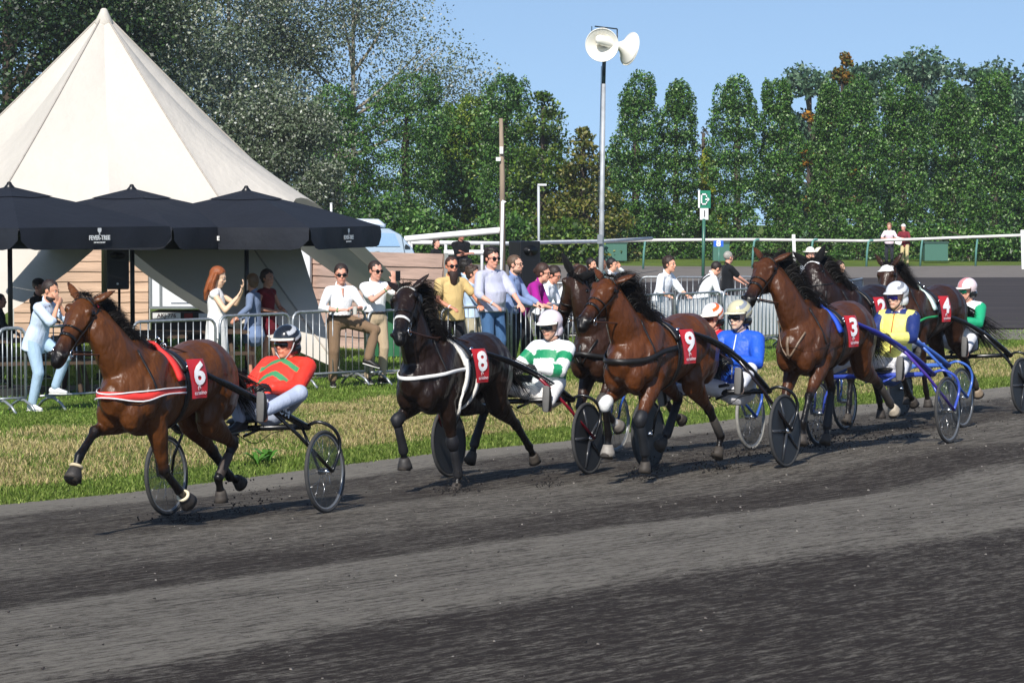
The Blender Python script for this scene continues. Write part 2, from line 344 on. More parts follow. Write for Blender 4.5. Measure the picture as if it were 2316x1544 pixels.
def verge():
    n=400000; i=NR.randint(18,len(_E)-1,n); u=NR.rand(n)[:,None]; base=_E[i]*(1-u)+_E[np.minimum(i+1,len(_E)-1)]*u; Nn=_N[i]
    s=-(NR.rand(n)**1.1)*6.2+.12*NR.randn(n)*.6
    q=base+Nn*s[:,None]; keep=(q[:,1]<62)&(q[:,0]>-q[:,1]*.19-1)&(q[:,0]<q[:,1]*.19+1); q=q[keep]; s=s[keep]; n=len(q)
    z=np.where(s>0,track_z(s),verge_z(s))-.01
    low=np.array([noise.noise(Vector((a*.9,b*.9,0)))+.5*noise.noise(Vector((a*3.3,b*3.3,3))) for a,b in q])
    straw=(s<-.7)&(s>-4.4)
    g=pal(n,['50681f','62782a','75883c','8f9c50'],[.28,.3,.25,.17]); st=pal(n,['b0a06c','c6b586','9a925a','84904a','a8946e'],[.27,.22,.19,.18,.14])
    m=(straw&(low+.35*NR.randn(n)>-.2-.3*np.clip(1-np.abs(s+2.4)/2,0,1)))
    c=np.where(m[:,None],st,g)
    gaps=(np.abs(s)<.35)&(NR.rand(n)<.3)
    h=np.where(straw,.062,.05)*(1+.5*low)
    h[gaps]*=.3
    blades('verge_grass',np.column_stack([q,z]),h,.0045,c,.9,'rough verge of green and straw dry grass between track and barriers')
    # lawn around the barriers
    n=130000; Y=26+NR.rand(n)*40; X=(NR.rand(n)*2-1)*Y*.185; s=sdist(X,Y); k=(s<-4.6)&(s>-22); X,Y,s=X[k],Y[k],s[k]
    blades('lawn_grass',np.column_stack([X,Y,verge_z(s)-.01]),.04*np.ones(len(X)),.006,pal(len(X),['55741f','668a2c','7c9a44','8fa84e'],[.3,.3,.25,.15]),.7,'short green lawn under and behind the crowd barriers')
verge()
def weed(x,y,z,n,h,lab):
    mb=MB()
    for k in range(n):
        a=rnd.random()*6.28; L=h*(.6+.6*rnd.random()); w=L*.22; d=V(math.cos(a),math.sin(a),0); up=V(0,0,1)
        p=[V(x,y,z)+d*L*t*.9+up*L*(1.3*t-.8*t*t) for t in (0,.35,.7,1)]; s=V(-d.y,d.x,0)
        mb.add([p[0],p[1]-s*w*.5,p[1]+s*w*.5,p[2]-s*w*.5,p[2]+s*w*.5,p[3]],[(0,1,2),(1,3,4,2),(3,5,4)])
    o=part('weed_plant',mb,mat('weed_leaf','4a7a22',rough=.5,var=.2,trans=.2),None,False); tag(o,lab,'plant')
p=gnd(583,1050,EZ+.05); weed(p.x,p.y,p.z,16,.22,'broad-leaved green weed growing in the verge behind the leading sulky, left of its twin')
p=gnd(606,1044,EZ+.05); weed(p.x,p.y,p.z,12,.26,'broad-leaved green weed with taller leaves in the verge behind the leading sulky')
# ---------------------------------------------------------------- trees
LEAF=lambda: mat('leaves',None,rough=.45,var=.12,vs=3,attr=True,trans=.22,spec=.5)
BARK=lambda: mat('bark','4a4036',rough=.9,var=.3,vs=6,bump=.02,bs=20,stretch=(1,1,.3))
BARKG=lambda: mat('pale_bark','8c8474',rough=.85,var=.3,vs=5,bump=.02,bs=16,stretch=(1,1,.3))
def leafmesh(pts,size,cols,flatv=0.0,asp=.62):
    n=len(pts); P=np.array(pts); nr=NR.randn(n,3); nr[:,2]+=flatv; nr/=np.linalg.norm(nr,axis=1)[:,None]
    a=np.cross(nr,NR.randn(n,3)); a/=np.linalg.norm(a,axis=1)[:,None]; b=np.cross(nr,a)
    s=(size*(.6+.8*NR.rand(n)))[:,None]
    v=np.empty((n,4,3)); v[:,0]=P-a*s; v[:,1]=P-b*s*asp; v[:,2]=P+a*s; v[:,3]=P+b*s*asp
    q=np.arange(n*4).reshape(n,4); return fastmesh('crown',v.reshape(-1,3),q,np.repeat(cols,4,axis=0))
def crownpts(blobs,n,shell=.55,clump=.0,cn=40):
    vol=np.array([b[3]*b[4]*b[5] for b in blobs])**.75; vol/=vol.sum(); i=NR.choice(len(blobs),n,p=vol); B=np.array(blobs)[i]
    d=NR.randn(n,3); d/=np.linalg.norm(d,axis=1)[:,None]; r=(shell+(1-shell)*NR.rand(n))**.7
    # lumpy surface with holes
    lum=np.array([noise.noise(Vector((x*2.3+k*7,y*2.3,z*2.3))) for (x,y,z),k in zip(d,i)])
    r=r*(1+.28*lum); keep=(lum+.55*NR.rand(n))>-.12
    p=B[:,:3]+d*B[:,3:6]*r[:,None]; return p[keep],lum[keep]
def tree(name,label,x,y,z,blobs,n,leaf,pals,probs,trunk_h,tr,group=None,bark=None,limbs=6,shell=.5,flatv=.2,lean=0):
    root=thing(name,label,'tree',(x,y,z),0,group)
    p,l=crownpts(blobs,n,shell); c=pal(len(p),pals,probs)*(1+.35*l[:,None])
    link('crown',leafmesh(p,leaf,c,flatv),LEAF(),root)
    mb=MB(); T=[V(0,0,-.2),V(lean*.3,0,trunk_h*.4),V(lean,0,trunk_h)]
    mb.tube(catm(T,4),[tr*(1-.6*i/8) for i in range(9)],9)
    bl=sorted(blobs,key=lambda b:-b[3]*b[5])[:limbs]
    for b in bl:
        s_=T[1].lerp(T[2],min(.95,max(0,(b[2]/trunk_h-.5)*1.3))); e=V(*b[:3]); m=s_.lerp(e,.5)+V(rnd.uniform(-.3,.3),rnd.uniform(-.3,.3),.3)
        mb.tube(bez(s_,m,e+V(0,0,b[5]*.6),7),[tr*.5*(1-.8*i/6) for i in range(7)],6)
    part('trunk',mb,bark or BARK(),root); return root
GRN=(['2c4a1c','3f6628','547d31','6c9046','92ab72'],[.32,.32,.22,.10,.04])
YGR=(['3f5a16','58751c','74892a','93a043'],[.3,.35,.25,.1])
def poplar(xa,xb,ytop,ybase,Y,lab,n=5200,pl=GRN,name='poplar_tree',grp='pruned poplars in the tall hedge row'):
    ppm=FPX/Y; zb=GZ-.1; h=CAMZ+(450-ytop)/ppm-zb; w=(xb-xa)/ppm; x=((xa+xb)/2-1158)/ppm
    bl=[]; k=7
    for i in range(k):
        t=(i+.5)/k; ww=w/2*(.98+.26*rnd.random())*(1 if t<.75 else 1-.55*(t-.75)/.25)
        bl.append((rnd.uniform(-.1,.1)*w,rnd.uniform(-.3,.3),h*t*.97,ww,w*.45,h/k*.85))
    for i in range(5): bl.append((rnd.uniform(-.42,.42)*w,-.2,h*(.8+.15*rnd.random()),w*.13,w*.13,h*.09))
    return tree(name,lab,x,Y,zb,bl,n,.060,*pl,h*.8,.22,grp,limbs=4,shell=.62)
PT=[(688,835,200,'leftmost pruned poplar of the hedge row, just right of the tent',0),(828,1012,172,'wide pruned poplar left of the wooden utility pole, tallest of its group',0),(1000,1105,222,'short yellowish-topped tree between two poplars left of the utility pole',1),(1085,1205,178,'narrow pruned poplar right behind the wooden utility pole',0),
(1382,1490,172,'pruned poplar just right of the loudspeaker pole',0),(1478,1578,190,'pruned poplar left of the green exit sign',0),(1612,1722,178,'pruned poplar right of the green exit sign, left of the pair',0),(1718,1815,188,'pruned poplar right of the green exit sign, right of the pair',0),
(1828,1905,190,'narrow pruned poplar below the autumn tree',0),(1895,1995,180,'pruned poplar left of the two men at the far rail',0),(1990,2095,180,'pruned poplar behind the two men at the far rail',0),(2108,2202,192,'pruned poplar right of the maroon-shirted man, left of the last pair',0),(2195,2300,172,'pruned poplar near the pale far building, right of the last pair',0),(2290,2400,230,'clipped tree cut by the right edge of the picture',0)]
for i,(a,b,t,lab,k) in enumerate(PT): poplar(a,b,t,590,130+(i%3)*1.2+(4 if k else 0),lab,27000,YGR if k else GRN)
def wtree(name,lab,xc,ytop,Y,w,n,leaf,pl,hfrac=.3,bark=None,limbs=8,kk=16,shell=.2,grp=None,ybl=None,seed=0,flatv=.2):
    rr=random.Random(seed); ppm=FPX/Y; zb=GZ-.1; h=CAMZ+(450-ytop)/ppm-zb; x=(xc-1158)/ppm; bl=[]
    for i in range(kk):
        t=hfrac+(1-hfrac)*rr.random()**.9*.95; q=math.sin(math.pi*min(1,(t-hfrac)/(1-hfrac)*.8+.2))**.6
        a=rr.random()*6.28; r=w/2*q*rr.random()**.5*.8; s=w*(.11+.1*rr.random())
        bl.append((r*math.cos(a),r*math.sin(a)*.7,min(h*t,h-s*.6),s,s,s*.75))
    return tree(name,lab,x,Y,zb,bl,n,leaf,*pl,h*.78,(.012 if 'poplar' in name else .022)*h,grp,bark,limbs,shell,flatv)
SIL=(['3c4a2e','57664a','748066','9aa08e','c2c4ba'],[.30,.31,.23,.12,.04])
DRK=(['142411','1d3217','2c4520','405a2c'],[.35,.3,.22,.13])
FAR=(['34503a','426048','547052','688264'],[.3,.3,.25,.15])
wtree('broadleaf_tree','dark green broadleaf tree behind the left slope of the tent',20,-250,108,15,80000,.085,DRK,.05,kk=42,seed=3)
wtree('white_poplar','dense silver-leaved poplar with pale bare limbs behind the tent peak',330,-260,112,17,110000,.066,SIL,.08,BARKG(),14,kk=40,seed=5,shell=.1)
wtree('white_poplar','dark-twigged silver poplar between the tent peak and the sky gap',520,-200,142,12.5,60000,.075,(SIL[0][:3]+['2f3a26','a9aca2'],[.25,.25,.15,.25,.1]),.05,BARK(),12,kk=26,seed=9,shell=.1)
wtree('white_poplar','airy silver-leaved poplar standing against blue sky right of the tent',800,-150,146,16.5,52000,.07,SIL,.1,BARKG(),16,kk=34,seed=12,shell=.1)
wtree('white_poplar','low silver-leaved tree beside the right slope of the tent',650,235,110,5.6,26000,.06,SIL,.02,BARK(),8,kk=20,seed=15)
wtree('broadleaf_tree','dark broadleaf tree standing beyond the left picture edge behind the tent',-420,-150,112,16,16000,.10,DRK,.05,kk=30,seed=41)
def conifer(lab,xc,ytop,Y,w,n,pl,seed,name='conifer_tree'):
    rr=random.Random(seed); ppm=FPX/Y; zb=GZ-.1; h=CAMZ+(450-ytop)/ppm-zb; bl=[]
    for i in range(110):
        t=rr.random()**1.1; a=rr.random()*6.28; r=w/2*(1-t)**.75*rr.random()**.4; s=w*.10*(1.3-t*.8)
        bl.append((r*math.cos(a),r*math.sin(a),h*t*.97+.1,s*1.5,s*1.5,s*.8))
    return tree(name,lab,(xc-1158)/ppm,Y,zb,bl,n,.085,*pl,h*.9,.2,None,None,10,.2,.6)
CON=(['2c4415','3f5c19','587423','79893a'],[.3,.33,.25,.12])
conifer('broad conifer with drooping yellow-green sprays left of the loudspeaker pole',1228,205,128,6.0,22000,CON,1)
conifer('lower conifer with brownish tips immediately left of the loudspeaker pole',1318,290,126,4.6,15000,(['3b4717','55631f','6f6c2c','8a8446'],[.3,.3,.25,.15]),2)
conifer('small golden conifer in the gap beside the green exit sign',1600,335,138,2.6,7000,(['7a8a1e','97a028','b3b23c','5f7419'],[.3,.3,.2,.2]),4)
conifer('bare grey-brown shrubby conifer in the gap above the golden one',1590,270,142,2.8,2600,(['55554b','6e6c60','4a5238'],[.4,.3,.3]),6,'bare_tree')
for i,(xc,yt,Y,w,lab) in enumerate([(1830,125,178,7,'leftmost crown of the tall dark wood behind the hedge row'),(1960,108,180,8,'dark tall tree right behind the autumn-coloured tree'),(2080,112,182,8,'dark tall tree of the far wood above the two men at the rail'),(2175,128,184,6.5,'slightly lower dark tree in the middle of the far wood'),(2260,98,182,8,'tall dark tree of the far wood near the right picture edge'),(2370,90,186,8,'last dark tree of the far wood, cut by the right picture edge')]):
    wtree('forest_tree',lab,xc,yt,Y,w,9000,.15,FAR,.0,kk=26,seed=20+i,shell=.35,grp='tall dark trees of the far wood')
wtree('autumn_tree','slender tree with orange and brown autumn leaves rising between the hedge and the far wood',1905,112,140,2.6,4200,.10,(['6d521c','8f6822','a8802e','4c5a22','4a4620'],[.2,.2,.12,.28,.2]),.25,kk=16,seed=31)
wtree('autumn_tree','orange-leaved lower tree left of the slender autumn tree, in the gap of the hedge',1838,225,141,2.2,3400,.10,(['7d5a1c','9a6a1f','c08a2e','4c5a22'],[.25,.25,.15,.35]),.05,kk=12,seed=33)
wtree('green_tree','mid-green tree filling the gap between the left poplars and the conifer',1060,250,137,9,12000,.11,GRN,.0,kk=30,seed=35,shell=.3)
wtree('green_tree','dark green tree behind the hedge right of the loudspeaker pole',1400,330,140,5,5000,.11,GRN,.0,kk=16,seed=36,shell=.3)
wtree('dead_tree','grey dead tree trunk standing at the right edge behind the hedge',2300,300,133,1.2,240,.1,(['5d6a4a','4a5238'],[.5,.5]),.5,BARKG(),4,kk=6,seed=38)
def shrub(lab,xa,xb,yt,Y,n,pl,name='hedge_shrub',grp=None):
    ppm=FPX/Y; h=CAMZ+(450-yt)/ppm-GZ; w=(xb-xa)/ppm; bl=[(rnd.uniform(-.4,.4)*w,rnd.uniform(-.3,.3),h*(.2+.6*rnd.random()),w*.22,.8,h*.3) for _ in range(10)]
    return tree(name,lab,((xa+xb)/2-1158)/ppm,Y,GZ-.1,bl,n,.09,*pl,h*.6,.08,grp,limbs=3)
shrub('low mixed bushes at the foot of the left poplars behind the white rails',660,930,430,124,9000,GRN)
shrub('low bushes behind the rails left of the conifer',900,1190,470,123,8500,GRN)
shrub('low bushes at the foot of the conifers beside the loudspeaker pole',1190,1400,490,123,6000,CON)
shrub('dark bushes under the far poplars at the right end of the hedge',2060,2320,500,127,6000,GRN)
# ---------------------------------------------------------------- star tent
def build_tent():
    C=V((235-1158)/(FPX/48),48,0); apex=at(235,30,48); Rr=6.15
    root=thing('star_tent','large cream star-shaped canvas tent with a single tall peak and arched openings','tent',(C.x,C.y,GZ))
    angs=[R(-175),R(-113),R(-47),R(12),R(72),R(128)]
    A=apex-root.location
    mb=MB(); NU=16; NV=18
    def rim(a0,a1,u,i=0):
        p0=V(math.cos(a0)*Rr,math.sin(a0)*Rr,.15); p1=V(math.cos(a1)*Rr,math.sin(a1)*Rr,.15)
        m=p0.lerp(p1,u); k=1-abs(2*u-1)**(2.4 if i==2 else .90); inw=k*.34
        m=V(m.x*(1-inw),m.y*(1-inw),0); return V(m.x,m.y,.15+(2.6 if i==2 else 2.1)*k)
    for i in range(6):
        a0=angs[i]; a1=angs[(i+1)%6]+(2*math.pi if i==5 else 0); grid=[]
        for j in range(NU+1):
            u=j/NU; rp=rim(a0,a1,u,i); col=[]
            for t in range(NV+1):
                q=t/NV; sag=.16*math.sin(math.pi*q)*1.0+ .30*math.sin(math.pi*q)*(1-abs(2*u-1))*.6
                p=A.lerp(rp,q); rad=V(p.x,p.y,0); 
                if rad.length>1e-5: p=p-rad.normalized()*sag*.5-V(0,0,sag*.6)
                col.append(p)
            grid.append(col)
        vs=[p for c in grid for p in c]; w=NV+1
        mb.add(vs,[(j*w+t,j*w+t+1,(j+1)*w+t+1,(j+1)*w+t) for j in range(NU) for t in range(NV)])
    cv=mat('tent_canvas','d9d2c7',rough=.8,var=.03,vs=1.2,bump=.05,bs=1.6,trans=.22,spec=.2)
    part('canvas',mb,cv,root,False)
    sm=MB()
    for i,a in enumerate(angs):
        e=V(math.cos(a)*Rr,math.sin(a)*Rr,.15); pts=[]
        for t in range(14):
            q=t/13; p=A.lerp(e,q); sag=.16*math.sin(math.pi*q); rad=V(p.x,p.y,0)
            if rad.length>1e-5: p=p-rad.normalized()*sag*.5-V(0,0,sag*.6)
            pts.append(p+V(0,0,.012))
        sm.tube(pts,.014,5)
    part('seam',sm,mat('tent_seam','a8a096',rough=.8),root)
    cap=MB(); cap.limb([A+V(0,0,-.16),A+V(0,0,.02)],[.16,.07],14); part('peak_cap',cap,cv,root)
    pl=MB(); pl.tube([V(0,0,0),A-V(0,0,.1)],.05,10); part('pole',pl,paint('8a8a88',.4,.6),root)
    for a in angs:
        e=V(math.cos(a)*Rr,math.sin(a)*Rr,.15); g=MB(); o=V(math.cos(a),math.sin(a),0); g.tube([e,e+o*1.1-V(0,0,.3)],.012,5); part('guy_rope',g,paint('50524a',.8),root)
build_tent()
# ---------------------------------------------------------------- parasols
LOGO='FEVER-TREE'
def parasol(xa,ya,Y,a_rot,half,lab,pole_px):
    ppm=FPX/Y; ap=at(xa,ya,Y); root=thing('parasol',lab,'parasol',(ap.x,ap.y,GZ),a_rot,'black square parasols in front of the tent')
    H=ap.z-GZ; he=CAMZ+(450-512)/ppm-GZ; hb=CAMZ+(450-560)/ppm-GZ; s=half
    fab=mat('black_canvas','171b24',rough=.75,var=.12,vs=2,bump=.012,bs=6,spec=.35)
    mb=MB(); corners=[V(s,s,he),V(-s,s,he),V(-s,-s,he),V(s,-s,he)]; NU=14;NV=8
    for i in range(4):
        c0,c1=corners[i],corners[(i+1)%4]; vs=[]
        for u in range(NU+1):
            e=c0.lerp(c1,u/NU); e.z-=0; 
            for t in range(NV+1):
                q=.16+.84*t/NV; p=V(0,0,H-.05).lerp(e,q); p.z+=.035*math.sin(math.pi*q)*(1-.6*(1-abs(2*u/NU-1))); vs.append(p)
        w=NV+1; mb.add(vs,[(u*w+t,u*w+t+1,(u+1)*w+t+1,(u+1)*w+t) for u in range(NU) for t in range(NV)])
    part('canopy',mb,fab,root,False)
    vt=MB()
    for i in range(4):
        c0,c1=corners[i],corners[(i+1)%4]; vs=[V(0,0,H-.01)]; q=.27
        for u in range(9):
            e=c0.lerp(c1,u/8); p=V(0,0,H-.05).lerp(e,q); p.z+=.035*math.sin(math.pi*q)*(1-.6*(1-abs(2*u/8-1)))+.012; vs.append(p)
        vt.add(vs,[(0,k,k+1) for k in range(1,9)])
    part('vent_cap',vt,fab,root,False)
    kn=MB(); kn.limb([V(0,0,H-.03),V(0,0,H+.015)],[.08,.04],10); part('finial',kn,paint('151515'),root)
    va=MB()
    for i in range(4):
        c0,c1=corners[i],corners[(i+1)%4]; n=c0.lerp(c1,.5); n.z=0; n.normalize(); vs=[]; m=24
        for u in range(m+1):
            k=u/m; e=c0.lerp(c1,k); rr=min(k,1-k); dz=(hb-he)*(1 if rr>.05 else .55+.45*(rr/.05)); wv=.012*math.sin(k*21)+.01*math.sin(k*9+1)
            vs+= [e+n*.004,e+n*(.02+wv)+V(0,0,dz*.5),e+n*(.015+wv*1.6)+V(0,0,dz)]
        va.add(vs,[(u*3+t,u*3+t+1,(u+1)*3+t+1,(u+1)*3+t) for u in range(m) for t in range(2)])
    vo=part('valance',va,fab,root,True)
    wm=mat('white_print','e8e8e6',rough=.7,var=.05)
    for i in range(4):
        c0,c1=corners[i],corners[(i+1)%4]; n=c0.lerp(c1,.5); n.z=0; n.normalize(); tx=V(-n.y,n.x,0)
        tm=text_mesh(LOGO,.085,.001,.003,1.0); b=V(*(c0.lerp(c1,.5))); b.z=he+(hb-he)*.50
        rot=Matrix((tx,V(0,0,1),n)).transposed(); off=.048
        mt=text_mesh('MIX WITH THE BEST',.026,.001,.001)
        g=MB(); g.v=[]; 
        for msh,dz in ((tm,0),(mt,-.063)):
            vs=[b+n*off+rot@(v.co+V(0,dz,0)) for v in msh.vertices]; g.add(vs,[tuple(p.vertices) for p in msh.polygons])
        prof=[(.0,.135),(.038,.135),(.041,.10),(.026,.078),(.007,.068),(.006,.05),(.026,.046),(.026,.042),(0,.042)]
        pts=[b+n*off+rot@V(x,y,0) for x,y in prof]+[b+n*off+rot@V(-x,y,0) for x,y in reversed(prof[1:-1])]
        g.add(pts,[tuple(range(len(pts)))]); part('logo_print',g,wm,vo,False)
    po=MB(); po.tube([V(0,0,0),V(0,0,H-.05)],.035,12); part('pole',po,paint('0d0d0e',.4),root)
    bs=MB(); bs.box(V(0,0,.05),(.8,.8,.1)); part('base_plate',bs,paint('2a2a2a',.7),root,False)
    for i in range(4):
        r_=MB(); r_.tube([V(0,0,H-.12),corners[i]+V(0,0,-.03)],.014,6); r_.tube([V(0,0,H-.75),V(0,0,H-.12).lerp(corners[i],.5)],.012,6); part('rib',r_,paint('1a1a1a'),root)
parasol(21,419,40.2,R(13-45),1.58,'leftmost black square parasol, cut by the left picture edge',32)
parasol(298,424,43.6,R(22-45),1.63,'middle of the three black square parasols, beside the hanging-height loudspeaker',302)
parasol(557,427,44.3,R(29-45),1.62,'rightmost black square parasol with a clear white logo on its near side',560)
# ---------------------------------------------------------------- plank fences, trailer, van
def plank_fence(name,lab,xa,ya,xb,yb,Ya,Yb,n,colors,h,pos=3):
    a=at(xa,450,Ya); b=at(xb,450,Yb); a.z=b.z=GZ; top=CAMZ+(450-ya)/(FPX/Ya)
    root=thing(name,lab,'fence',a); d=(b-a); L=d.length; d.normalize(); nrm=V(d.y,-d.x,0); Hh=top-GZ; bh=Hh/n
    rot=Matrix((d,nrm,V(0,0,1))).transposed()
    m=mat('lap_planks_'+colors,colors,rough=.8,var=.28,vs=2.2,bump=.01,bs=10,stretch=(.25,.25,2.5))
    for i in range(n):
        mb=MB(); z0=i*bh; 
        vs=[]; K=16
        for k in range(K+1):
            x=L*k/K; w=.012*noise.noise(V(k*.9,i*3.1,0)); c=d*x
            vs+=[c+nrm*.035+V(0,0,z0-.02+w),c+nrm*.008+V(0,0,z0+bh),c-nrm*.012+V(0,0,z0+bh),c+nrm*.0+V(0,0,z0-.02)]
        mb.add(vs,[(k*4+t,k*4+(t+1)%4,(k+1)*4+(t+1)%4,(k+1)*4+t) for k in range(K) for t in range(4)]); part('plank',mb,m,root,False)
    for k in range(pos):
        mb=MB(); mb.box(d*(L*k/(pos-1))+nrm*(-.05)+V(0,0,Hh/2),(.06,.06,Hh+.03),rot); part('post',mb,paint('b5b5b0',.5,.3),root,False)
    return root
plank_fence('plank_fence','tan horizontal plank fence seen under the middle parasol, left of the white trailer',30,565,334,565,55,55,9,'b79a82',0)
plank_fence('plank_fence','pinkish weathered plank fence with a cut edge, right of the white trailer',703,566,1003,560,54,50.5,8,'b59a8c',0)
def build_trailer():
    a=at(336,450,53.8); b=at(703,450,53.8); root=thing('white_trailer','white box trailer with a registration plate and open rear door behind the barriers','trailer',V(a.x,a.y,GZ))
    d=(b-a); d.z=0; L=d.length; d.normalize(); nb=V(-d.y,d.x,0); rot=Matrix((d,nb,V(0,0,1))).transposed(); W=mat('white_panel','dfe3e6',rough=.3,var=.04,vs=3)
    mb=MB(); mb.box(d*L/2+nb*1.1+V(0,0,.68+.95),(L,2.2,1.9),rot); o=part('box_body',mb,W,root,False)
    fr=MB(); G=paint('9aa0a4',.35,.6)
    for x in (.015,.12): fr.box(d*x*L*.6+nb*(-.02)+V(0,0,1.63),(.045,.03,1.9),rot)
    fr.box(d*L/2+nb*(-.02)+V(0,0,.70),(L,.04,.05),rot); fr.box(d*L/2+nb*(-.02)+V(0,0,2.56),(L,.04,.06),rot); part('frame',fr,G,root,False)
    ch=MB(); ch.box(d*L/2+nb*.5+V(0,0,.45),(L*.97,1.2,.34),rot); part('chassis',ch,paint('1b1b1c',.7),root,False)
    dr=MB(); dr.box(d*(L-.42)+nb*(-.05)+V(0,0,1.5),(.80,.05,1.75),rot); do=part('door',dr,W,root,False)
    hd=MB(); hd.box(d*(L-.12)+nb*(-.09)+V(0,0,2.05),(.045,.03,.22),rot); part('handle',hd,paint('6f7478',.4,.5),do,False)
    wd=MB(); wd.box(d*(L-.72)+nb*(-.085)+V(0,0,1.75),(.28,.02,.55),rot); part('window',wd,paint('8fa3b0',.1),do,False)
    for x,lab in ((.16,'dark'),):
        pm=MB(); pm.box(d*.34+nb*(-.13)+V(0,0,.55),(.52,.012,.11),rot); pl=part('number_plate',pm,paint('cfd0cc'),root,False)
        tm=text_mesh('AKJ-776',.105,.001,.002); g=MB(); r2=Matrix((d,V(0,0,1),-nb)).transposed(); g.add([d*.34+nb*(-.139)+V(0,0,.55)+r2@v.co for v in tm.vertices],[tuple(p.vertices) for p in tm.polygons]); part('lettering',g,paint('3a2026'),pl,False)
    for x in (.75,1.02,1.75):
        lm=MB(); lm.box(d*x+nb*(-.125)+V(0,0,.53),(.16,.03,.13),rot); part('tail_light',lm,paint('6e1418',.2) if x!=1.02 else paint('b9c0c4',.2),root,False)
    st=MB(); st.box(d*.95+nb*(-.012)+V(0,0,.80),(.10,.01,.055),rot); part('sticker',st,paint('c9b52a'),root,False)
    s2=MB(); s2.box(d*.62+nb*(-.012)+V(0,0,.785),(.42,.006,.012),rot); part('small_print',s2,paint('30405a'),root,False)
    for sx in (.8,2.0):
        wh=MB(); c=d*sx+nb*.45+V(0,0,.32); wh.tube([c-nb*.09,c+nb*.09],.31,22,side=(0,0,1)); part('wheel',wh,RUBBER(),root,False)
build_trailer()
def build_van():
    Y=66; ppm=FPX/Y; root=thing('parked_van','pale silver-blue van with a long white roof box, parked behind the pinkish plank fence','van',at(852,450,Y).xy.to_3d()+V(0,0,GZ))
    def P(x,y,dy=0): return at(x,y,Y+dy)-root.location
    prof=[(690,610),(690,520),(735,514),(880,517),(905,530),(933,562),(945,590),(948,640),(700,640)]
    mb=MB(); K=len(prof)
    for dy,ins in ((0,0),(.12,-3),(1.7,-3),(1.85,0)):
        pass
    lay=[(0.0,1.0),(0.1,1.0),(1.75,1.0),(1.85,1.0)]
    vs=[]; cx,cy=820,585
    for dy,_ in lay:
        k=.985 if dy in (0.0,1.85) else 1.0
        vs+=[P(cx+(x-cx)*k,cy+(y-cy)*k,dy) for x,y in prof]
    fs=[(l*K+i,l*K+(i+1)%K,(l+1)*K+(i+1)%K,(l+1)*K+i) for l in range(3) for i in range(K)]+[tuple(reversed(range(K))),tuple(range(3*K,4*K))]
    mb.add(vs,fs); part('body',mb,mat('silver_blue_paint','b4c6d8',rough=.25,metal=.2,var=.03,coat=.4),root,False)
    def quad(nm,pts,m,dy=-.012):
        q=MB(); a=[P(x,y,dy) for x,y in pts]; b=[p+V(0,-.01,0) for p in a]; n=len(a); q.add(a+b,[tuple(range(n)),tuple(reversed(range(n,2*n)))]+[(i,(i+1)%n,n+(i+1)%n,n+i) for i in range(n)]); return part(nm,q,m,root,False)
    gl=paint('8fb0d4',.08); quad('side_window',[(850,526),(893,528),(905,557),(850,557)],gl); quad('side_window',[(700,526),(844,526),(844,557),(700,557)],gl)
    quad('quarter_window',[(915,558),(918,552),(927,558),(928,563),(916,563)],paint('2c3338',.1))
    quad('door_gap',[(908,535),(910,535),(921,600),(919,600)],paint('50606e'))
    rb=MB(); rb.limb([P(735,510,.5),P(775,503,.5),P(855,505,.5),P(868,511,.5)],[(.28,.06),(.32,.095),(.32,.10),(.22,.05)],14,side=(0,1,0)); o=part('roof_box',rb,paint('dfe7ee',.3),root)
    rr=MB(); rr.tube([P(765,518,.5),P(765,508,.5)],.03,6); rr.tube([P(850,520,.5),P(850,508,.5)],.03,6); part('roof_rack',rr,paint('202225'),root)
    for x in (735,905):
        w=MB(); c=P(x,628,-.01); w.tube([c,c+V(0,.2,0)],.33,22,side=(0,0,1)); part('wheel',w,RUBBER(),root,False)
build_van()
# ---------------------------------------------------------------- crowd barriers
FENCE=[(-230,752,35.6),(-120,747,36.1),(-5,743,36.6),(57,741,36.9),(85,739,37.2),(292,729,38.3),(300,728,38.5),(487,722,39.5),(497,715,39.7),(655,713,40.7),(662,706,41.0),(826,706,42.0),(832,704,42.2),(990,700,43.2),(998,697,43.3),(1148,697,44.2),(1156,694,44.4),(1306,688,45.8)]
def barrier(a,b,lab,grp,name='crowd_barrier',foot=True,h=1.08,tint=None,nb=None):
    root=thing(name,lab,'barrier',a,0,grp); d=b-a; d.z=0; L=d.length; d.normalize(); n=V(-d.y,d.x,0)
    S=STEEL(); r=.12
    fr=MB(); z0=.16
    path=[V(0,0,z0),d*0+V(0,0,h-r)]+[d*(r-r*math.cos(t))+V(0,0,h-r+r*math.sin(t)) for t in (R(30),R(60),R(90))]+[d*(L-r+r*math.sin(t))+V(0,0,h-r+r*math.cos(t)) for t in (0,R(30),R(60),R(90))]+[d*L+V(0,0,z0)]
    fr.tube(path,.021,8); fr.tube([V(0,0,z0+.02),d*L+V(0,0,z0+.02)],.017,7); part('frame',fr,S,root)
    br=MB(); k=nb or max(6,int(L/.125))
    for i in range(1,k):
        p=d*(L*i/k); br.tube([p+V(0,0,z0+.02),p+V(0,0,h)],.0085,5)
    part('bars',br,S,root)
    if foot:
        for q in (.14,.86):
            f=MB(); c=d*(L*q); f.tube([c+n*(-.30)+V(0,0,.0),c+n*(-.2)+V(0,0,.09),c+n*(-.06)+V(0,0,.15),c+n*.06+V(0,0,.15),c+n*.2+V(0,0,.09),c+n*.30+V(0,0,0)],.019,7); part('foot',f,S,root)
    else:
        f=MB(); f.tube([V(0,0,0),V(0,0,z0)],.02,6); f.tube([d*L,d*L+V(0,0,z0)],.02,6); part('foot',f,S,root)
    hk=MB(); hk.tube([d*L+V(0,0,.8),d*(L+.05)+V(0,0,.8),d*(L+.05)+V(0,0,.74)],.01,5); part('hook',hk,S,root)
    return root
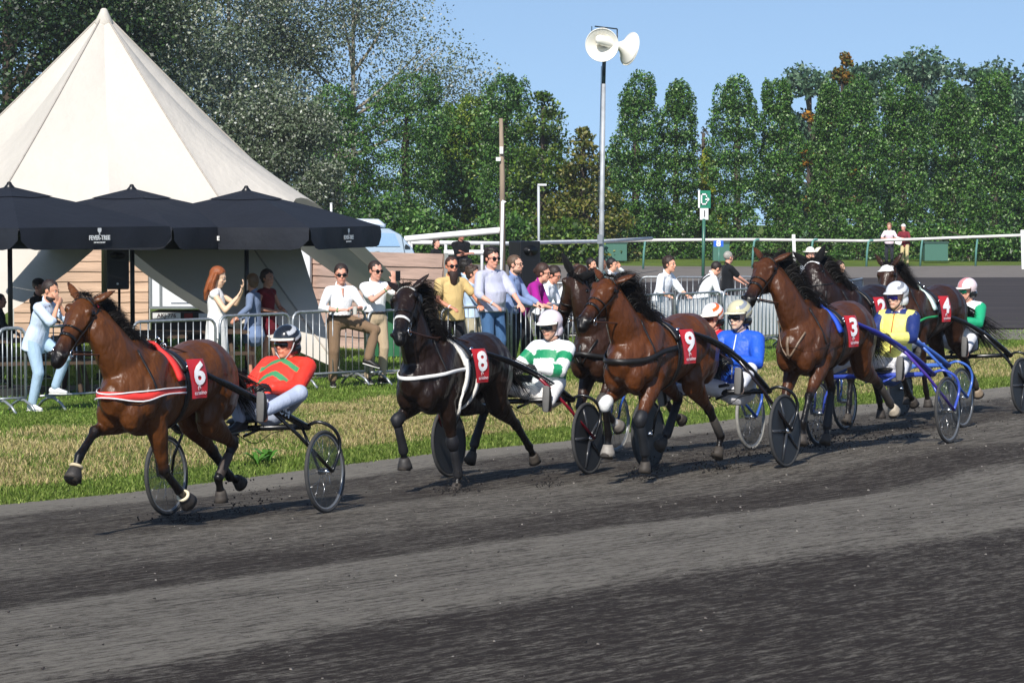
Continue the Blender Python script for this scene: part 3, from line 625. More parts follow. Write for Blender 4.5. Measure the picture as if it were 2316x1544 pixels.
def frail(x,y,Y,h=1.08):
    p=at(x,y,Y); return V(p.x,p.y,p.z-h)
FL_=['barrier panel at the far left edge under the parasols','barrier panel left of the man in the open light-blue shirt','barrier panel the man in the light-blue shirt leans on, behind the leading horse head',
 'barrier panel between the leading horse and the red-haired woman','barrier panel with a hand resting on it, right of the woman in white','barrier panel the man in white shirt and brown trousers stands at','barrier panel between the phone-filming man and the dark horse number 8','barrier panel held by the bearded man in the yellow polo','barrier panel below the woman in purple']
pr=[(0,1),(2,3),(4,5),(6,7),(8,9),(10,11),(12,13),(14,15),(16,17)]
for (i,j),lab in zip(pr,FL_):
    A_=FENCE[i];B_=FENCE[j]; barrier(frail(*A_),frail(*B_),lab,'galvanised barriers lining the lawn at the track side')
BK=[(1330,678,47.0),(1441,671,48.4),(1447,668,48.6),(1526,666,49.6),(1530,665,49.8),(1630,657,51.0),(1636,656,51.2),(1765,652,52.8),(1771,651,53.0),(1860,646,55.2)]
BL_=['barrier panel right of the pole, behind horse number 9','barrier panel with a white banner left of the suspenders man','barrier panel with a white banner under the suspenders man','barrier panel with a white banner behind the blue driver','barrier panel with a white banner behind the brown horse head of number 3']
WB=mat('white_banner','e9eaec',rough=.6,var=.03,vs=2,bump=.01,bs=5)
for k,lab in enumerate(BL_):
    a,b=frail(*BK[2*k]),frail(*BK[2*k+1]); rt=barrier(a,b,lab,'bannered barriers at the right end of the lawn')
    if k>=1:
        d=(b-a).normalized(); n=V(-d.y,d.x,0); L=(b-a).length; g=MB(); m=10; vs=[]
        for u in range(m+1):
            for t in range(4): vs.append(d*(.04+(L-.08)*u/m)+n*(.03+.012*math.sin(u*1.7+t))+V(0,0,.24+.74*t/3))
        g.add(vs,[(u*4+t,u*4+t+1,(u+1)*4+t+1,(u+1)*4+t) for u in range(m) for t in range(3)])
        bo=part('banner',g,WB,rt)
        if k in (1,2):
            tm=text_mesh('YC' if k==1 else 'HT',.20,.001,.004); g=MB(); rot=Matrix((d,V(0,0,1),-n)).transposed(); g.add([d*(L*(.72 if k==1 else .25))+n*(.012)+V(0,0,.60)+rot@v.co for v in tm.vertices],[tuple(p.vertices) for p in tm.polygons]); part('lettering',g,paint('3a3e44'),bo,False)
# second row, on the far side of the lawn
F2=[(1235,640,62),(1318,628,62),(1325,627,62),(1440,627,62),(1448,626,62),(1522,626,62),(1528,626,62),(1620,625,61.5),(1626,625,61.5),(1712,625,61),(1718,625,61),(1800,627,60.5),(1870,632,58.5),(1925,632,58.8),(1908,637,56.5),(1951,631,58.8)]
L2=['far-row barrier panel behind the chatting group','far-row barrier panel right of the loudspeaker pole','far-row barrier panel left of the leaning white-shirted man','far-row barrier panel between the white-shirted man and the suspenders man','far-row barrier panel at the black-shirted man','far-row barrier panel right of the black-shirted man','back panel of the barrier corner near the cowboy hats','last grey-blue barrier panel at the corner of the lawn']
for k,lab in enumerate(L2): barrier(frail(*F2[2*k]),frail(*F2[2*k+1]),lab,'barriers along the far side of the lawn',foot=False)
# ---------------------------------------------------------------- poles, loudspeakers, signs, rails
def horn(root,c,d,r,name='horn'):
    d=Vector(d).normalized(); u=d.orthogonal().normalized(); v=d.cross(u); mb=MB(); prof=[(0,.06),(.10,.075),(.19,.13),(.27,.21),(.33,.29),(.36,.33)]
    n=32; vs=[]; L=prof+[(x-.004,max(.02,q-.012)) for x,q in reversed(prof)]
    for x,q in L:
        for k in range(n): a=2*math.pi*k/n; vs.append(c+d*(x-.36)*r/.33+(u*math.cos(a)+v*math.sin(a))*q*r/.33)
    mb.add(vs,[(i*n+k,i*n+(k+1)%n,(i+1)*n+(k+1)%n,(i+1)*n+k) for i in range(len(L)-1) for k in range(n)])
    o=part(name,mb,mat('ivory_horn','e9e6dc',rough=.4,var=.06,vs=4),root)
    t=MB(); torus(t,c,d,r,.008,36,6); part('rim',t,mat('ivory_horn'),o)
    pb=MB(); pb.limb([c-d*.42,c-d*.16],[.05,.04],12); part('driver_plug',pb,mat('ivory_horn'),o)
    bk=MB(); bk.limb([c-d*.62,c-d*.38],[.085,.09],14); part('driver_unit',bk,mat('ivory_horn'),o)
def speaker_pole():
    Y=50.; p=at(1357,612,Y); root=thing('loudspeaker_pole','tall thin grey pole carrying two ivory horn loudspeakers high above the crowd','loudspeaker pole',(p.x,p.y,GZ))
    top=at(1370,72,Y)-root.location; mid=at(1366,150,Y)-root.location; q=at(1365,190,Y)-root.location
    mb=MB(); mb.tube([V(0,0,0),V(0,0,0).lerp(q,.5),q],[.048,.044,.038],12); part('lower_pole',mb,mat('zinc_pole','a9adb0',rough=.6,var=.25,vs=5,metal=.3),root)
    mb=MB(); mb.tube([q,mid,top],[.034,.034,.03],10); part('upper_pole',mb,paint('20343a'),root)
    br=MB(); a=at(1345,60,Y)-root.location; b=at(1396,66,Y)-root.location; br.tube([a,b],.012,6); br.tube([b,b+V(0,0,-.32)],.012,6); br.tube([a+V(-.05,0,0),a+V(-.05,0,-.28)],.008,6); br.tube([at(1372,62,Y)-root.location,top],.02,6); part('bracket',br,paint('2a3338'),root)
    horn(root,at(1361.5,102,Y-.35)-root.location,(-.16,-.95,-.13),.285)
    horn(root,at(1424,111,Y-.05)-root.location,(.80,.45,-.22),.29)
    w=MB(); w.tube(catm([at(1360,150,Y-.06)-root.location,at(1358,250,Y-.06)-root.location,at(1352,500,Y-.06)-root.location],5),.006,5); part('cable',w,paint('30363a'),root)
    bx=MB(); bx.box(at(1357,541,Y-.07)-root.location,(.09,.05,.16)); part('clamp',bx,paint('8f9498',.4,.5),root,False)
speaker_pole()
def util_pole():
    Y=75; root=thing('utility_pole','old grey wooden utility pole leaning slightly, with small white boxes','pole',at(1137,560,Y).xy.to_3d()+V(0,0,GZ)); rl=root.location
    mb=MB(); mb.tube([V(0,0,0),at(1136,400,Y)-rl,at(1133,268,Y)-rl],[.085,.07,.05],10); part('shaft',mb,mat('weathered_wood','8c7c6a',rough=.9,var=.3,vs=10,bump=.01,bs=20,stretch=(1,1,.15)),root)
    for x,y,w,h in ((1134,340,.09,.18),(1127,360,.12,.1)):
        b=MB(); b.box(at(x,y,Y-.1)-rl,(w,.08,h)); part('white_box',b,paint('e4e4e0'),root,False)
util_pole()
def simple_post():
    Y=74; root=thing('white_post','thin white rail post with a small white pennant beside the utility pole','post',at(1132,560,Y).xy.to_3d()+V(0,0,GZ)); rl=root.location
    mb=MB(); mb.tube([V(0,0,0),at(1137,455,Y)-rl],.04,8); part('shaft',mb,paint('e6e6e4'),root)
    f=MB(); a=at(1136,452,Y)-rl; f.add([a,a+V(.11,0,-.05),a+V(0,0,-.10),a+V(0,.01,0),a+V(.11,.01,-.05),a+V(0,.01,-.10)],[(0,1,2),(5,4,3),(0,3,4,1),(1,4,5,2),(2,5,3,0)]); part('pennant',f,paint('f0f0ee'),root,False)
    Y=110; root=thing('street_lamp','small pale street lamp in front of the conifer','street lamp',at(1219,560,Y).xy.to_3d()+V(0,0,GZ)); rl=root.location
    mb=MB(); mb.tube([V(0,0,0),at(1218,420,Y)-rl],.05,8); part('post',mb,paint('b9bec2'),root)
    h=MB(); h.box(at(1226,418,Y)-rl,(.34,.16,.07)); part('lamp_head',h,paint('dfe2e4'),root,False)
    Y=70; root=thing('white_mast','short thin white mast sticking up behind the rightmost parasol','post',at(750,560,Y).xy.to_3d()+V(0,0,GZ)); rl=root.location
    mb=MB(); mb.tube([V(0,0,0),at(749,462,Y)-rl],.028,8); mb.tube([at(749,462,Y)-rl,at(749,459,Y)-rl],.034,8); part('shaft',mb,paint('e8e8e8'),root)
simple_post()
def signs():
    Y=96.; root=thing('exit_sign','green sign with a white box-and-arrow symbol above a white number panel, on a green post','sign',at(1590,600,Y).xy.to_3d()+V(0,0,GZ)); rl=root.location
    mb=MB(); mb.tube([V(0,0,0),at(1592,495,Y)-rl],.055,8); part('post',mb,paint('3c6a58'),root)
    def pan(nm,x0,y0,x1,y1,c,dy=0,par=root,th=.03):
        a=at(x0,y0,Y+dy)-rl; b=at(x1,y1,Y+dy)-rl; m=MB(); m.box((a+b)/2,(abs(b.x-a.x),th,abs(b.z-a.z))); return part(nm,m,paint(c),par,False)
    g=pan('panel',1583,431,1607,471,'1d7a5c'); pan('edge_panel',1579,430,1583,470,'e6e8e6',-.03); w=pan('number_panel',1583,471,1602,497,'dcdcdc')
    wm=[(1585,438,1599,441),(1585,460,1599,463),(1585,438,1588,463),(1597,438,1599,446),(1597,456,1599,463)]
    s=MB()
    for x0,y0,x1,y1 in wm:
        a=at(x0,y0,Y-.03)-rl; b=at(x1,y1,Y-.03)-rl; s.box((a+b)/2,(abs(b.x-a.x),.01,abs(b.z-a.z)))
    a=at(1595,449.5,Y-.035)-rl; b=at(1601,452.5,Y-.035)-rl; s.box((a+b)/2,(abs(b.x-a.x),.01,abs(b.z-a.z)))
    pts=[at(x,y,Y-.04)-rl for x,y in ((1600,446),(1605,451),(1600,456.5))]; s.add(pts+[p+V(0,.01,0) for p in pts],[(0,1,2),(5,4,3),(0,3,4,1),(1,4,5,2),(2,5,3,0)])
    part('symbol',s,paint('ececec'),g,False); pan('number_one',1592.5,476,1594.5,490,'303030',-.03,w,.01)
    Y=108.; r2=thing('number_sign','small blue sign with a white 8 below the far white rail','sign',at(1626,590,Y).xy.to_3d()+V(0,0,GZ))
    m=MB(); m.tube([V(0,0,0),at(1626,558,Y)-r2.location],.03,8); part('post',m,paint('4a7a6a'),r2)
    a=at(1614,544,Y)-r2.location; b=at(1636,558,Y)-r2.location; m=MB(); m.box((a+b)/2,(b.x-a.x,.03,a.z-b.z)); po=part('panel',m,paint('2a62c8'),r2,False)
    tm=text_mesh('8',.30,.004,.012); g=MB(); g.add([(a+b)/2+V(0,-.025,0)+V(v.co.x*1.1,-v.co.z,v.co.y) for v in tm.vertices],[tuple(p.vertices) for p in tm.polygons]); part('number',g,paint('f2f2f2'),po,False)
signs()
def rail(name,lab,pts,posts,rr=.055,pc='5f8f86',wc='dcdad4',curved=True,zt=None):
    P=[at(*p) for p in pts]; root=thing(name,lab,'rail',V(P[0].x,P[0].y,GZ)); rl=root.location
    mb=MB(); mb.tube([p-rl for p in P],rr,8,side=(0,0,1)); part('top_rail',mb,mat('rail_white_'+wc,wc,rough=.6,var=.12,vs=2),root)
    for q in posts:
        t=at(*q)-rl; g=V(t.x,t.y,0)
        m=MB()
        if curved: m.tube([g+V(-.06,0,0),g.lerp(t,.6)+V(-.03,0,0),t+V(.02,.0,-.05),t+V(.10,0,.03),t+V(.22,0,.02)],.045,7)
        else: m.tube([g,t],.045,7)
        part('post',m,paint(pc),root)
far=[(1386,545,112),(1500,543,112),(1700,542,113),(1955,545,116),(2075,541,117),(2200,536,117),(2340,531,116)]
rail('far_rail','long white rail on curved green posts before the hedge row across the track',far,[(1458,544,112),(1705,543,113),(1837,543,114.5),(1963,545,116),(2085,541,117),(2210,536,117)],.058)
rail('near_rail','slimmer white rail running left from the pole to behind the van',[(850,547,84),(1000,549,84),(1150,551,86),(1240,548,90),(1360,546,98),(1474,539,108)],[(930,551,84),(1008,553,84),(1090,552,85)],.062,'c9cac8','e8e8e6',False)
rail('ramp_rail','white rail sloping up to the utility pole behind the guard',[(915,541,76),(1020,531,76),(1131,521,75)],[(925,543,76)],.085,'d8d8d6','eeeeec',False)
rail('low_rail','lowest short white rail behind the plank fence end',[(1004,571,78),(1110,571,78)],[(1008,573,78),(1108,573,78)],.07,'d8d8d6','eeeeec',False)
for x,y0,y1,Y,lab in ((1796,530,592,112,'white distance post standing at the far rail, left of the cowboy hats'),(2313,520,575,112,'white distance post at the right picture edge')):
    o=thing('white_post',lab,'post',at(x,y1,Y).xy.to_3d()+V(0,0,GZ)); m=MB(); m.box(V(0,0,(at(x,y0,Y).z-GZ)/2),(.12,.06,at(x,y0,Y).z-GZ),Matrix.Rotation(R(-2),3,'Y')); part('shaft',m,paint('efefed'),o,False); c=MB(); c.box(V(-.03,-.03,at(x,y0,Y).z-GZ-.1),(.14,.02,.12)); part('cap_band',c,paint('d4d4d2'),o,False)
def far_house():
    o=thing('pale_building','pale low building glimpsed through the hedge near the right edge','building',at(2274,590,133).xy.to_3d()+V(0,0,GZ)); 
    m=MB(); m.box(V(0,1,1.3),(.9,2,2.6)); part('wall',m,paint('cfc8bc',.8),o,False); m=MB(); m.box(V(0,-.02,.45),(.85,.04,.9)); part('green_base',m,paint('6f8f84',.8),o,False)
    m=MB(); m.box(V(0,.9,2.68),(1.2,2.3,.12)); part('roof',m,paint('8f7a6a',.8),o,False)
    for x,w,lab in ((2115,1.0,'faded green storage bin behind the far rail'),(1630,.7,'dark green wheelie bin below the blue number sign'),(1375,1.6,'long low green shed behind the rail right of the pole')):
        Y=124; o=thing('green_bin',lab,'bin',at(x,590,Y).xy.to_3d()+V(0,0,GZ)); m=MB(); m.box(V(0,0,.45),(w,.7,.75)); part('body',m,paint('3f6a5c',.7),o,False); m=MB(); m.box(V(0,0,.86),(w*1.06,.76,.07)); part('lid',m,paint('2f4a44',.7),o,False)
far_house()
def pa_speaker(lab,x,ytop,Y,w,h,rz,stand_px):
    p=at(x,ytop,Y); ppm=FPX/Y; st=thing('speaker_stand','black tripod stand under the '+lab.split(',')[0],'stand',(p.x,p.y,GZ)); zt=p.z-GZ
    m=MB(); m.tube([V(0,0,.2),V(0,0,zt-h)],.02,8); part('pole',m,paint('111214'),st)
    for k in range(3):
        m=MB(); a=2.1*k+.5; m.tube([V(0,0,.75),V(.45*math.cos(a),.45*math.sin(a),0)],.014,6); part('leg',m,paint('111214'),st)
    sp=thing('loudspeaker',lab,'loudspeaker',(p.x,p.y,p.z-h),rz)
    m=MB(); d=w*.9; pr=[(-w/2,-d/2),(w/2,-d/2),(w*.36,d/2),(-w*.36,d/2)]; vs=[V(a,b,z) for z in (0,h) for a,b in pr]; m.add(vs,[(0,1,5,4),(1,2,6,5),(2,3,7,6),(3,0,4,7),(3,2,1,0),(4,5,6,7)])
    c=part('cabinet',m,mat('black_plastic','17181a',rough=.45,var=.1,vs=40,bump=.002,bs=200),sp,False); bv=c.modifiers.new('b','BEVEL'); bv.width=.02; bv.segments=2
    m=MB(); m.box(V(0,-d/2-.006,h*.38),(w*.82,.012,h*.62)); g=part('grille',m,mat('speaker_mesh','26272a',rough=.5,metal=.4,var=.2,vs=200),sp,False); bv=g.modifiers.new('b','BEVEL'); bv.width=.05; bv.segments=3
    m=MB(); m.tube([V(0,-d/2+.01,h*.84),V(0,-d/2-.012,h*.84)],[(w*.26,h*.06),(w*.34,h*.09)],16,side=(1,0,0)); part('tweeter_horn',m,paint('0c0c0d'),sp)
    m=MB(); m.ell(V(0,-d/2-.018,h*.14),(.018,.006,.018)); part('badge',m,paint('e8e8e8'),sp)
pa_speaker('black loudspeaker hanging in front of the tan plank fence, under the middle parasol',269,563,43,.34,.60,0,0)
pa_speaker('black loudspeaker seen from its corner behind the crowd, beside the bald man',1183,545,46,.42,.95,R(38),0)
# picnic tables and bins in the shade on the left
def table(x,y,Y,rz,lab):
    p=at(x,y,Y); root=thing('picnic_table',lab,'table',(p.x,p.y,GZ),rz); m=mat('dark_wood','4a3a2c',rough=.8,var=.25,vs=8,stretch=(.3,2,1))
    for k in range(5):
        b=MB(); b.box(V(0,-.32+.16*k,.74),(1.8,.145,.04)); part('top_plank',b,m,root,False)
    for s in (-1,1):
        b=MB(); b.box(V(0,s*.72,.45),(1.8,.25,.04)); part('bench',b,m,root,False)
        for t in (-1,1):
            b=MB(); b.tube([V(t*.65,s*.1,.72),V(t*.65,s*.62,0)],.035,6); part('leg',b,m,root)
    return root
table(60,800,40.5,R(20),'dark wooden picnic table behind the leftmost barrier panels, nearest the picture edge')
table(270,790,41.5,R(25),'dark wooden picnic table behind the leading horse head')
table(420,780,43.0,R(15),'dark wooden picnic table below the trailer number plate')
def bin_(x,Y,w,h,c,lab):
    p=at(x,700,Y); o=thing('waste_bin',lab,'bin',(p.x,p.y,GZ)); m=MB(); m.tube([V(0,0,0),V(0,0,h)],[w*.42,w*.5],14); part('body',m,paint(c,.6),o,False); m=MB(); m.tube([V(0,0,h),V(0,0,h+.04)],[w*.54,w*.5],14); part('lid',m,paint('1f3d2c'),o,False)
bin_(880,50,.7,.95,'2c6a48','green waste bin behind the barrier between the two horses')
# ---------------------------------------------------------------- horses
def lerp(a,b,t): return a+(b-a)*t
def hairs(name,roots,n,L,dirf,w,m,parent,seed,curl=.06,seg=5):
    rr=random.Random(seed); vs=[];fs=[]
    for i in range(n):
        p,N=roots(rr); d=dirf(rr,p).normalized(); s=d.cross(V(rr.uniform(-1,1),rr.uniform(-1,1),rr.uniform(-1,1))).normalized(); l=L*(.55+.6*rr.random()); ww=w*(.6+.8*rr.random()); sag=V(rr.uniform(-1,1),rr.uniform(-1,1),rr.uniform(-1,1))*curl
        o=len(vs)
        for k in range(seg+1):
            t=k/seg; q=p+(N*(1-t)+d*t).normalized()*l*t+sag*l*t*t-V(0,0,1)*l*.18*t*t; q2=s*ww*(1-t)**.7
            vs+= [q-q2,q+q2]
        for k in range(seg): a=o+2*k; fs.append((a,a+1,a+3,a+2))
    me=fastmesh(name,np.array([tuple(v) for v in vs]),np.array(fs)); return link(name,me,m,parent)
TORSO=[(-.84,1.20,.13,.10),(-.74,1.26,.22,.19),(-.60,1.285,.265,.255),(-.45,1.275,.28,.285),(-.25,1.235,.275,.27),(-.05,1.19,.29,.28),(.15,1.165,.315,.275),(.32,1.165,.345,.255),(.46,1.185,.365,.235),(.60,1.175,.32,.215),(.72,1.15,.25,.185),(.80,1.13,.17,.135)]
def torso_at(x):
    T=TORSO
    if x<=T[0][0]: return T[0][1:]
    for a,b in zip(T,T[1:]):
        if x<=b[0]:
            t=(x-a[0])/(b[0]-a[0]); return tuple(lerp(a[i],b[i],t) for i in (1,2,3))
    return T[-1][1:]
def make_horse(O,yaw,poll,muz,legs,lab,coat,blk='0d0a09',S=None,seed=0,mane_dir=(-.8,.45,.12)):
    S=S or {}; O=(O[0],O[1],O[2]-.01); grp='harnessed trotting horses'
    cb=lin(coat); cd=lin(S.get('dark',blk)); cdm=tuple(.45*a+.55*b for a,b in zip(cb,cd)); cl=tuple(min(1,a*1.35) for a in cb)
    mb=MB()
    T=TORSO; mb.limb([V(x,0,z) for x,z,_,_ in T],[(hy,hz) for _,_,hz,hy in T],22,side=(0,1,0),col=[cb if x>-.8 else cdm for x,*_ in T])
    # belly tuck, haunch, shoulder, chest
    for s in (-1,1):
        mb.ell(V(-.56,s*.15,1.20),(.25,.145,.27),col=cb); mb.ell(V(-.70,s*.12,1.10),(.16,.12,.24),Matrix.Rotation(R(-15),3,'Y'),col=cb)
        mb.limb([V(.36,s*.15,1.42),V(.52,s*.185,1.22),V(.64,s*.165,1.05)],[(.06,.13),(.075,.14),(.085,.12)],14,side=(0,1,0),col=[cb]*3)
        mb.limb([V(.30,s*.17,1.20),V(.42,s*.175,1.02)],[(.08,.13),(.08,.11)],12,side=(0,1,0),col=[cb]*2)
        mb.ell(V(.72,s*.10,1.02),(.12,.105,.15),col=cb)
    mb.ell(V(.44,0,1.50),(.20,.06,.10),col=cdm)
    # neck
    P=Vector(poll); B0=V(.40,0,1.24); c1=V(.66,P.y*.15,1.42); hv=(Vector(muz)-P).normalized()
    mid=V(lerp(c1.x,P.x,.55)+.02,P.y*.5,lerp(c1.z,P.z,.55)-.02); thr=P-V(0,0,.06)-hv*.0+V(-.05,0,-.01)
    NP=catm([B0,c1,mid,thr],4); nn=len(NP)
    ra=[lerp(.20,.075,(i/(nn-1))**.8) for i in range(nn)]; rb=[lerp(.30,.12,(i/(nn-1))**.7) for i in range(nn)]
    mb.limb(NP,list(zip(ra,rb)),18,side=(0,1,0),col=[cb]*nn)
    mb.limb([p+V(-.0,0,0)+V(-.62,0,.78)*(rb[i]*.72) for i,p in enumerate(NP)],[lerp(.06,.035,i/(nn-1)) for i in range(nn)],10,col=[cdm]*nn)
    # head frame
    sy=V(0,1,0); hs=S.get('hside'); 
    sd_=(V(hs[0],hs[1],0) if hs else sy); sd_=(sd_-hv*sd_.dot(hv)).normalized(); nm=sd_.cross(hv); nm=nm if nm.x>0 or nm.z>0 else -nm
    if nm.dot(V(1,0,.6))<0: nm=-nm
    sd_=nm.cross(hv); 
    if sd_.y<0: sd_=-sd_
    HL=.62
    def H(t,n,s): return P+hv*(t*HL)+nm*n*1.12+sd_*s*1.12
    HS=[(-.06,-.055,.070,.060),(.04,-.04,.105,.085),(.15,-.045,.128,.098),(.28,-.05,.130,.088),(.42,-.035,.108,.068),(.56,-.02,.086,.055),(.70,-.01,.072,.050),(.82,-.008,.068,.052),(.92,-.012,.064,.052),(.99,-.02,.05,.045)]
    hk=S.get('hk',1.2); HS=[(t,o*hk,d*hk,w*hk) for t,o,d,w in HS]
    hc=[cb,cb,cb,cb,cb,cb,cb,cdm,cd,cd]
    mb.limb([H(t,o,0) for t,o,_,_ in HS],[(w,d) for _,_,d,w in HS],18,side=sd_,col=hc)
    for s in (-1,1):
        mb.ell(H(.29,-.105,s*.046),(.10,.042,.095),col=cb); mb.ell(H(.165,.030,s*.078),(.050,.030,.040),col=cdm); mb.limb([H(.24,.01,s*.085),H(.42,-.005,s*.066)],[.017,.010],8,col=[cdm,cb])
        mb.ell(H(.92,.012,s*.036),(.042,.030,.036),col=cd); mb.limb([H(.34,-.0,s*.066),H(.56,.01,s*.045)],[.018,.012],8,col=[cb,cb])
        # ears
        e0=H(-.03,.012,s*.055); sp=S.get('ear',.55); ed=(-hv*.75+nm*S.get('earn',.1)+sd_*s*sp).normalized(); fw_=nm
        mb.limb([e0,e0+ed*.07,e0+ed*.14,e0+ed*.205],[(.026,.024),(.040,.020),(.031,.015),(.008,.008)],10,side=sd_.cross(ed).cross(ed) if False else sd_,col=[cb,cb,cb,cdm])
    mb.ell(H(.93,-.062,0),(.045,.034,.03),col=cd)
    # legs
    jt={}
    for k,an in legs.items():
        s=1 if k[0]=='L' else -1
        fr=k[1]=='F'; root=V(.44,s*.15,.95) if fr else V(-.54,s*.14,1.22); Ls=[.43,.29,.12,.09] if fr else [.36,.47,.37,.12,.09]
        an=list(an)+[an[-1]]; p=root; J=[p]
        for L,a in zip(Ls,an):
            a=R(a); p=p+V(math.sin(a)*L,0,-math.cos(a)*L); J.append(p)
        jt[k]=J; side=(0,1,0)
        lc=S.get('leg_'+k); 
        if fr:
            E,K,Fk,Pa,Ho=J; up=(E-K).normalized(); fwd=V(up.z,0,-up.x)
            mb.limb([E+up*.16+V(.02,-s*.01,0),E+up*.03,E.lerp(K,.30),E.lerp(K,.62),E.lerp(K,.88),K,K.lerp(Fk,.14)],[(.095,.135),(.088,.118),(.077,.098),(.057,.070),(.044,.05),(.050,.056),(.036,.040)],14,side=side,col=[cb,cb,cb,cb,cdm,cd,cd])
            cb2=V(-(Fk-K).normalized().z,0,(Fk-K).normalized().x)*(-1)
            mb.limb([K.lerp(Fk,.05),K.lerp(Fk,.35),K.lerp(Fk,.8),Fk],[(.035,.040),(.030,.037),(.031,.039),(.040,.046)],12,side=side,col=[cd]*4)
        else:
            Hp,St,Hk,Fk,Pa,Ho=J
            mb.limb([Hp,Hp.lerp(St,.5),St,St.lerp(Hk,.2)],[(.13,.21),(.125,.20),(.095,.135),(.078,.11)],16,side=side,col=[cb]*4)
            mb.limb([St,St.lerp(Hk,.25),St.lerp(Hk,.55),St.lerp(Hk,.85),Hk],[(.10,.135),(.083,.115),(.060,.082),(.043,.052),(.047,.062)],14,side=side,col=[cb,cb,cb,cdm,cd])
            bk=(Hk-St).normalized(); mb.limb([Hk.lerp(St,.25)+V(-.045,0,.02),Hk+bk*.0+(Hk-Fk).normalized()*.055+V(-.02,0,0)],[.018,.024],8,col=[cd,cd])
            mb.limb([Hk,Hk.lerp(Fk,.15),Hk.lerp(Fk,.5),Hk.lerp(Fk,.85),Fk],[(.045,.058),(.037,.049),(.032,.041),(.033,.042),(.043,.049)],12,side=side,col=[cd]*5)
        hcol=lin('2a2622'); pc=lin(S['sock']) if k in S.get('socks','') else cd
        mb.limb([Fk,Fk.lerp(Pa,.5),Pa],[(.037,.043),(.029,.033),(.038,.04)],12,side=side,col=[cd,pc,pc])
        jt[k+'h']=(Pa,Ho,Fk)
    me=solid(mb,.0125,3,True,'horse'); 
    new_='horse_coat' not in _M
    coatm=mat('horse_coat',None,rough=.39,var=.22,vs=4,attr=True,spec=.30,bump=.005,bs=20,coat=.05,stretch=(1,1,1))
    if new_:
        n_,L_=coatm.node_tree.nodes,coatm.node_tree.links; tc=n_.new('ShaderNodeTexCoord')
        def nb(sc,dist,prev,st=(1,1,1)):
            mp=n_.new('ShaderNodeMapping'); mp.inputs['Scale'].default_value=st; L_.new(tc.outputs['Object'],mp.inputs[0]); z=n_.new('ShaderNodeTexNoise'); z.inputs['Scale'].default_value=sc; z.inputs['Detail'].default_value=3; L_.new(mp.outputs[0],z.inputs['Vector'])
            b=n_.new('ShaderNodeBump'); b.inputs['Distance'].default_value=dist; b.inputs['Strength'].default_value=1; L_.new(z.outputs[0],b.inputs['Height'])
            if prev: L_.new(prev,b.inputs['Normal'])
            return b.outputs[0]
        p_=nb(5.5,.055,None,(1,1,.55)); p_=nb(16,.010,p_,(1,1,.6)); p_=nb(140,.0012,p_,(1,1,.3)); L_.new(p_,n_['Principled BSDF'].inputs['Normal'])
    o=link('horse',me,coatm); o.location=O; o.rotation_euler=(0,0,math.atan2(-math.cos(R(yaw)),-math.sin(R(yaw)))); tag(o,lab,'horse',grp)
    bvh=BVHTree.FromPolygons([v.co.copy() for v in me.vertices],[tuple(p.vertices) for p in me.polygons])
    for k in legs:
        Pa,Ho,Fk=jt[k+'h']; hb=MB(); d_=(Ho-Pa).normalized(); f_=V(-d_.z,0,d_.x); f_=f_ if f_.x>0 else -f_
        hb.tube([Pa-d_*.015,Pa+d_*.012,Pa+d_*.05+f_*.008,Pa+d_*.088+f_*.020],[(.040,.043),(.047,.052),(.053,.060),(.060,.069)],16,side=(0,1,0)); part('hoof',hb,mat('hoof_'+S.get('hoof','3a342e'),S.get('hoof','3a342e'),rough=.7,var=.25,vs=30),o,True)
    # eyes, nostrils
    for s in (-1,1):
        e=MB(); q_=bvh.find_nearest(H(.185,.010,s*.13)); e.ell(q_[0]-q_[1]*.006,(.026,.019,.024),n=14,m=10); part('eye',e,mat('horse_eye','0b0706',rough=.08,var=0),o)
        e=MB(); q=bvh.find_nearest(H(.94,.03,s*.075)); e.ell(q[0]-q[1]*.004,(.016,.016,.024),Matrix((hv,sd_,nm)).transposed()); part('nostril',e,paint('050404',.9),o)
    hairm=mat('mane_hair',S.get('mane','0f0b0a'),rough=.6,var=.3,vs=30,spec=.3)
    crest=[p+V(-.62,0,.78)*(rb[i]*.98) for i,p in enumerate(NP)]
    md=Vector(mane_dir); ml=S.get('manel',.26)
    def mr(rr):
        u=rr.random()**.8*(nn-2.01)+1; i=int(u); return crest[i].lerp(crest[i+1],u-i)+V(rr.uniform(-.015,.015),rr.uniform(-.025,.025),-.01),V(-.2,rr.uniform(-.3,.5),1)
    hairs('mane',mr,S.get('manen',1900),ml,lambda rr,p:md+V(rr.uniform(-.4,.4),rr.uniform(-.35,.35),rr.uniform(-.7,.25)),.0022,hairm,o,seed,.13,6)
    hairs('forelock',lambda rr:(H(-.06,.045,rr.uniform(-.045,.045)),nm),200,.085,lambda rr,p:hv*.5-sd_*0+V(-.2,rr.uniform(-.6,.8),rr.uniform(-.2,.8)),.0025,hairm,o,seed+1,.3)
    tb=V(-.86,0,1.30); td=S.get('tail',(-.8,.12,-.42))
    hairs('tail',lambda rr:(tb+V(rr.uniform(-.02,.02),rr.uniform(-.035,.035),rr.uniform(-.14,.03)),V(-1,0,-.1)),520,S.get('taill',.5),lambda rr,p:Vector(td)+V(rr.uniform(-.22,.22),rr.uniform(-.25,.25),rr.uniform(-.2,.2)),.006,hairm,o,seed+2,.12,6)
    # ---- tack
    LB=leather()
    def surf(pts,w,m,nm_,par,off=.006,center=None,th=.006):
        P_=[];N_=[]
        for p in pts:
            h=bvh.find_nearest(Vector(p)); n_=h[1]; 
            P_.append(h[0]+n_*off); N_.append(n_)
        for _ in range(5): P_=[P_[0]]+[(P_[i-1]+P_[i]*2+P_[i+1])/4 for i in range(1,len(P_)-1)]+[P_[-1]]
        r_=MB(); r_.ribbon(P_,N_,w,th); return part(nm_,r_,m,par)
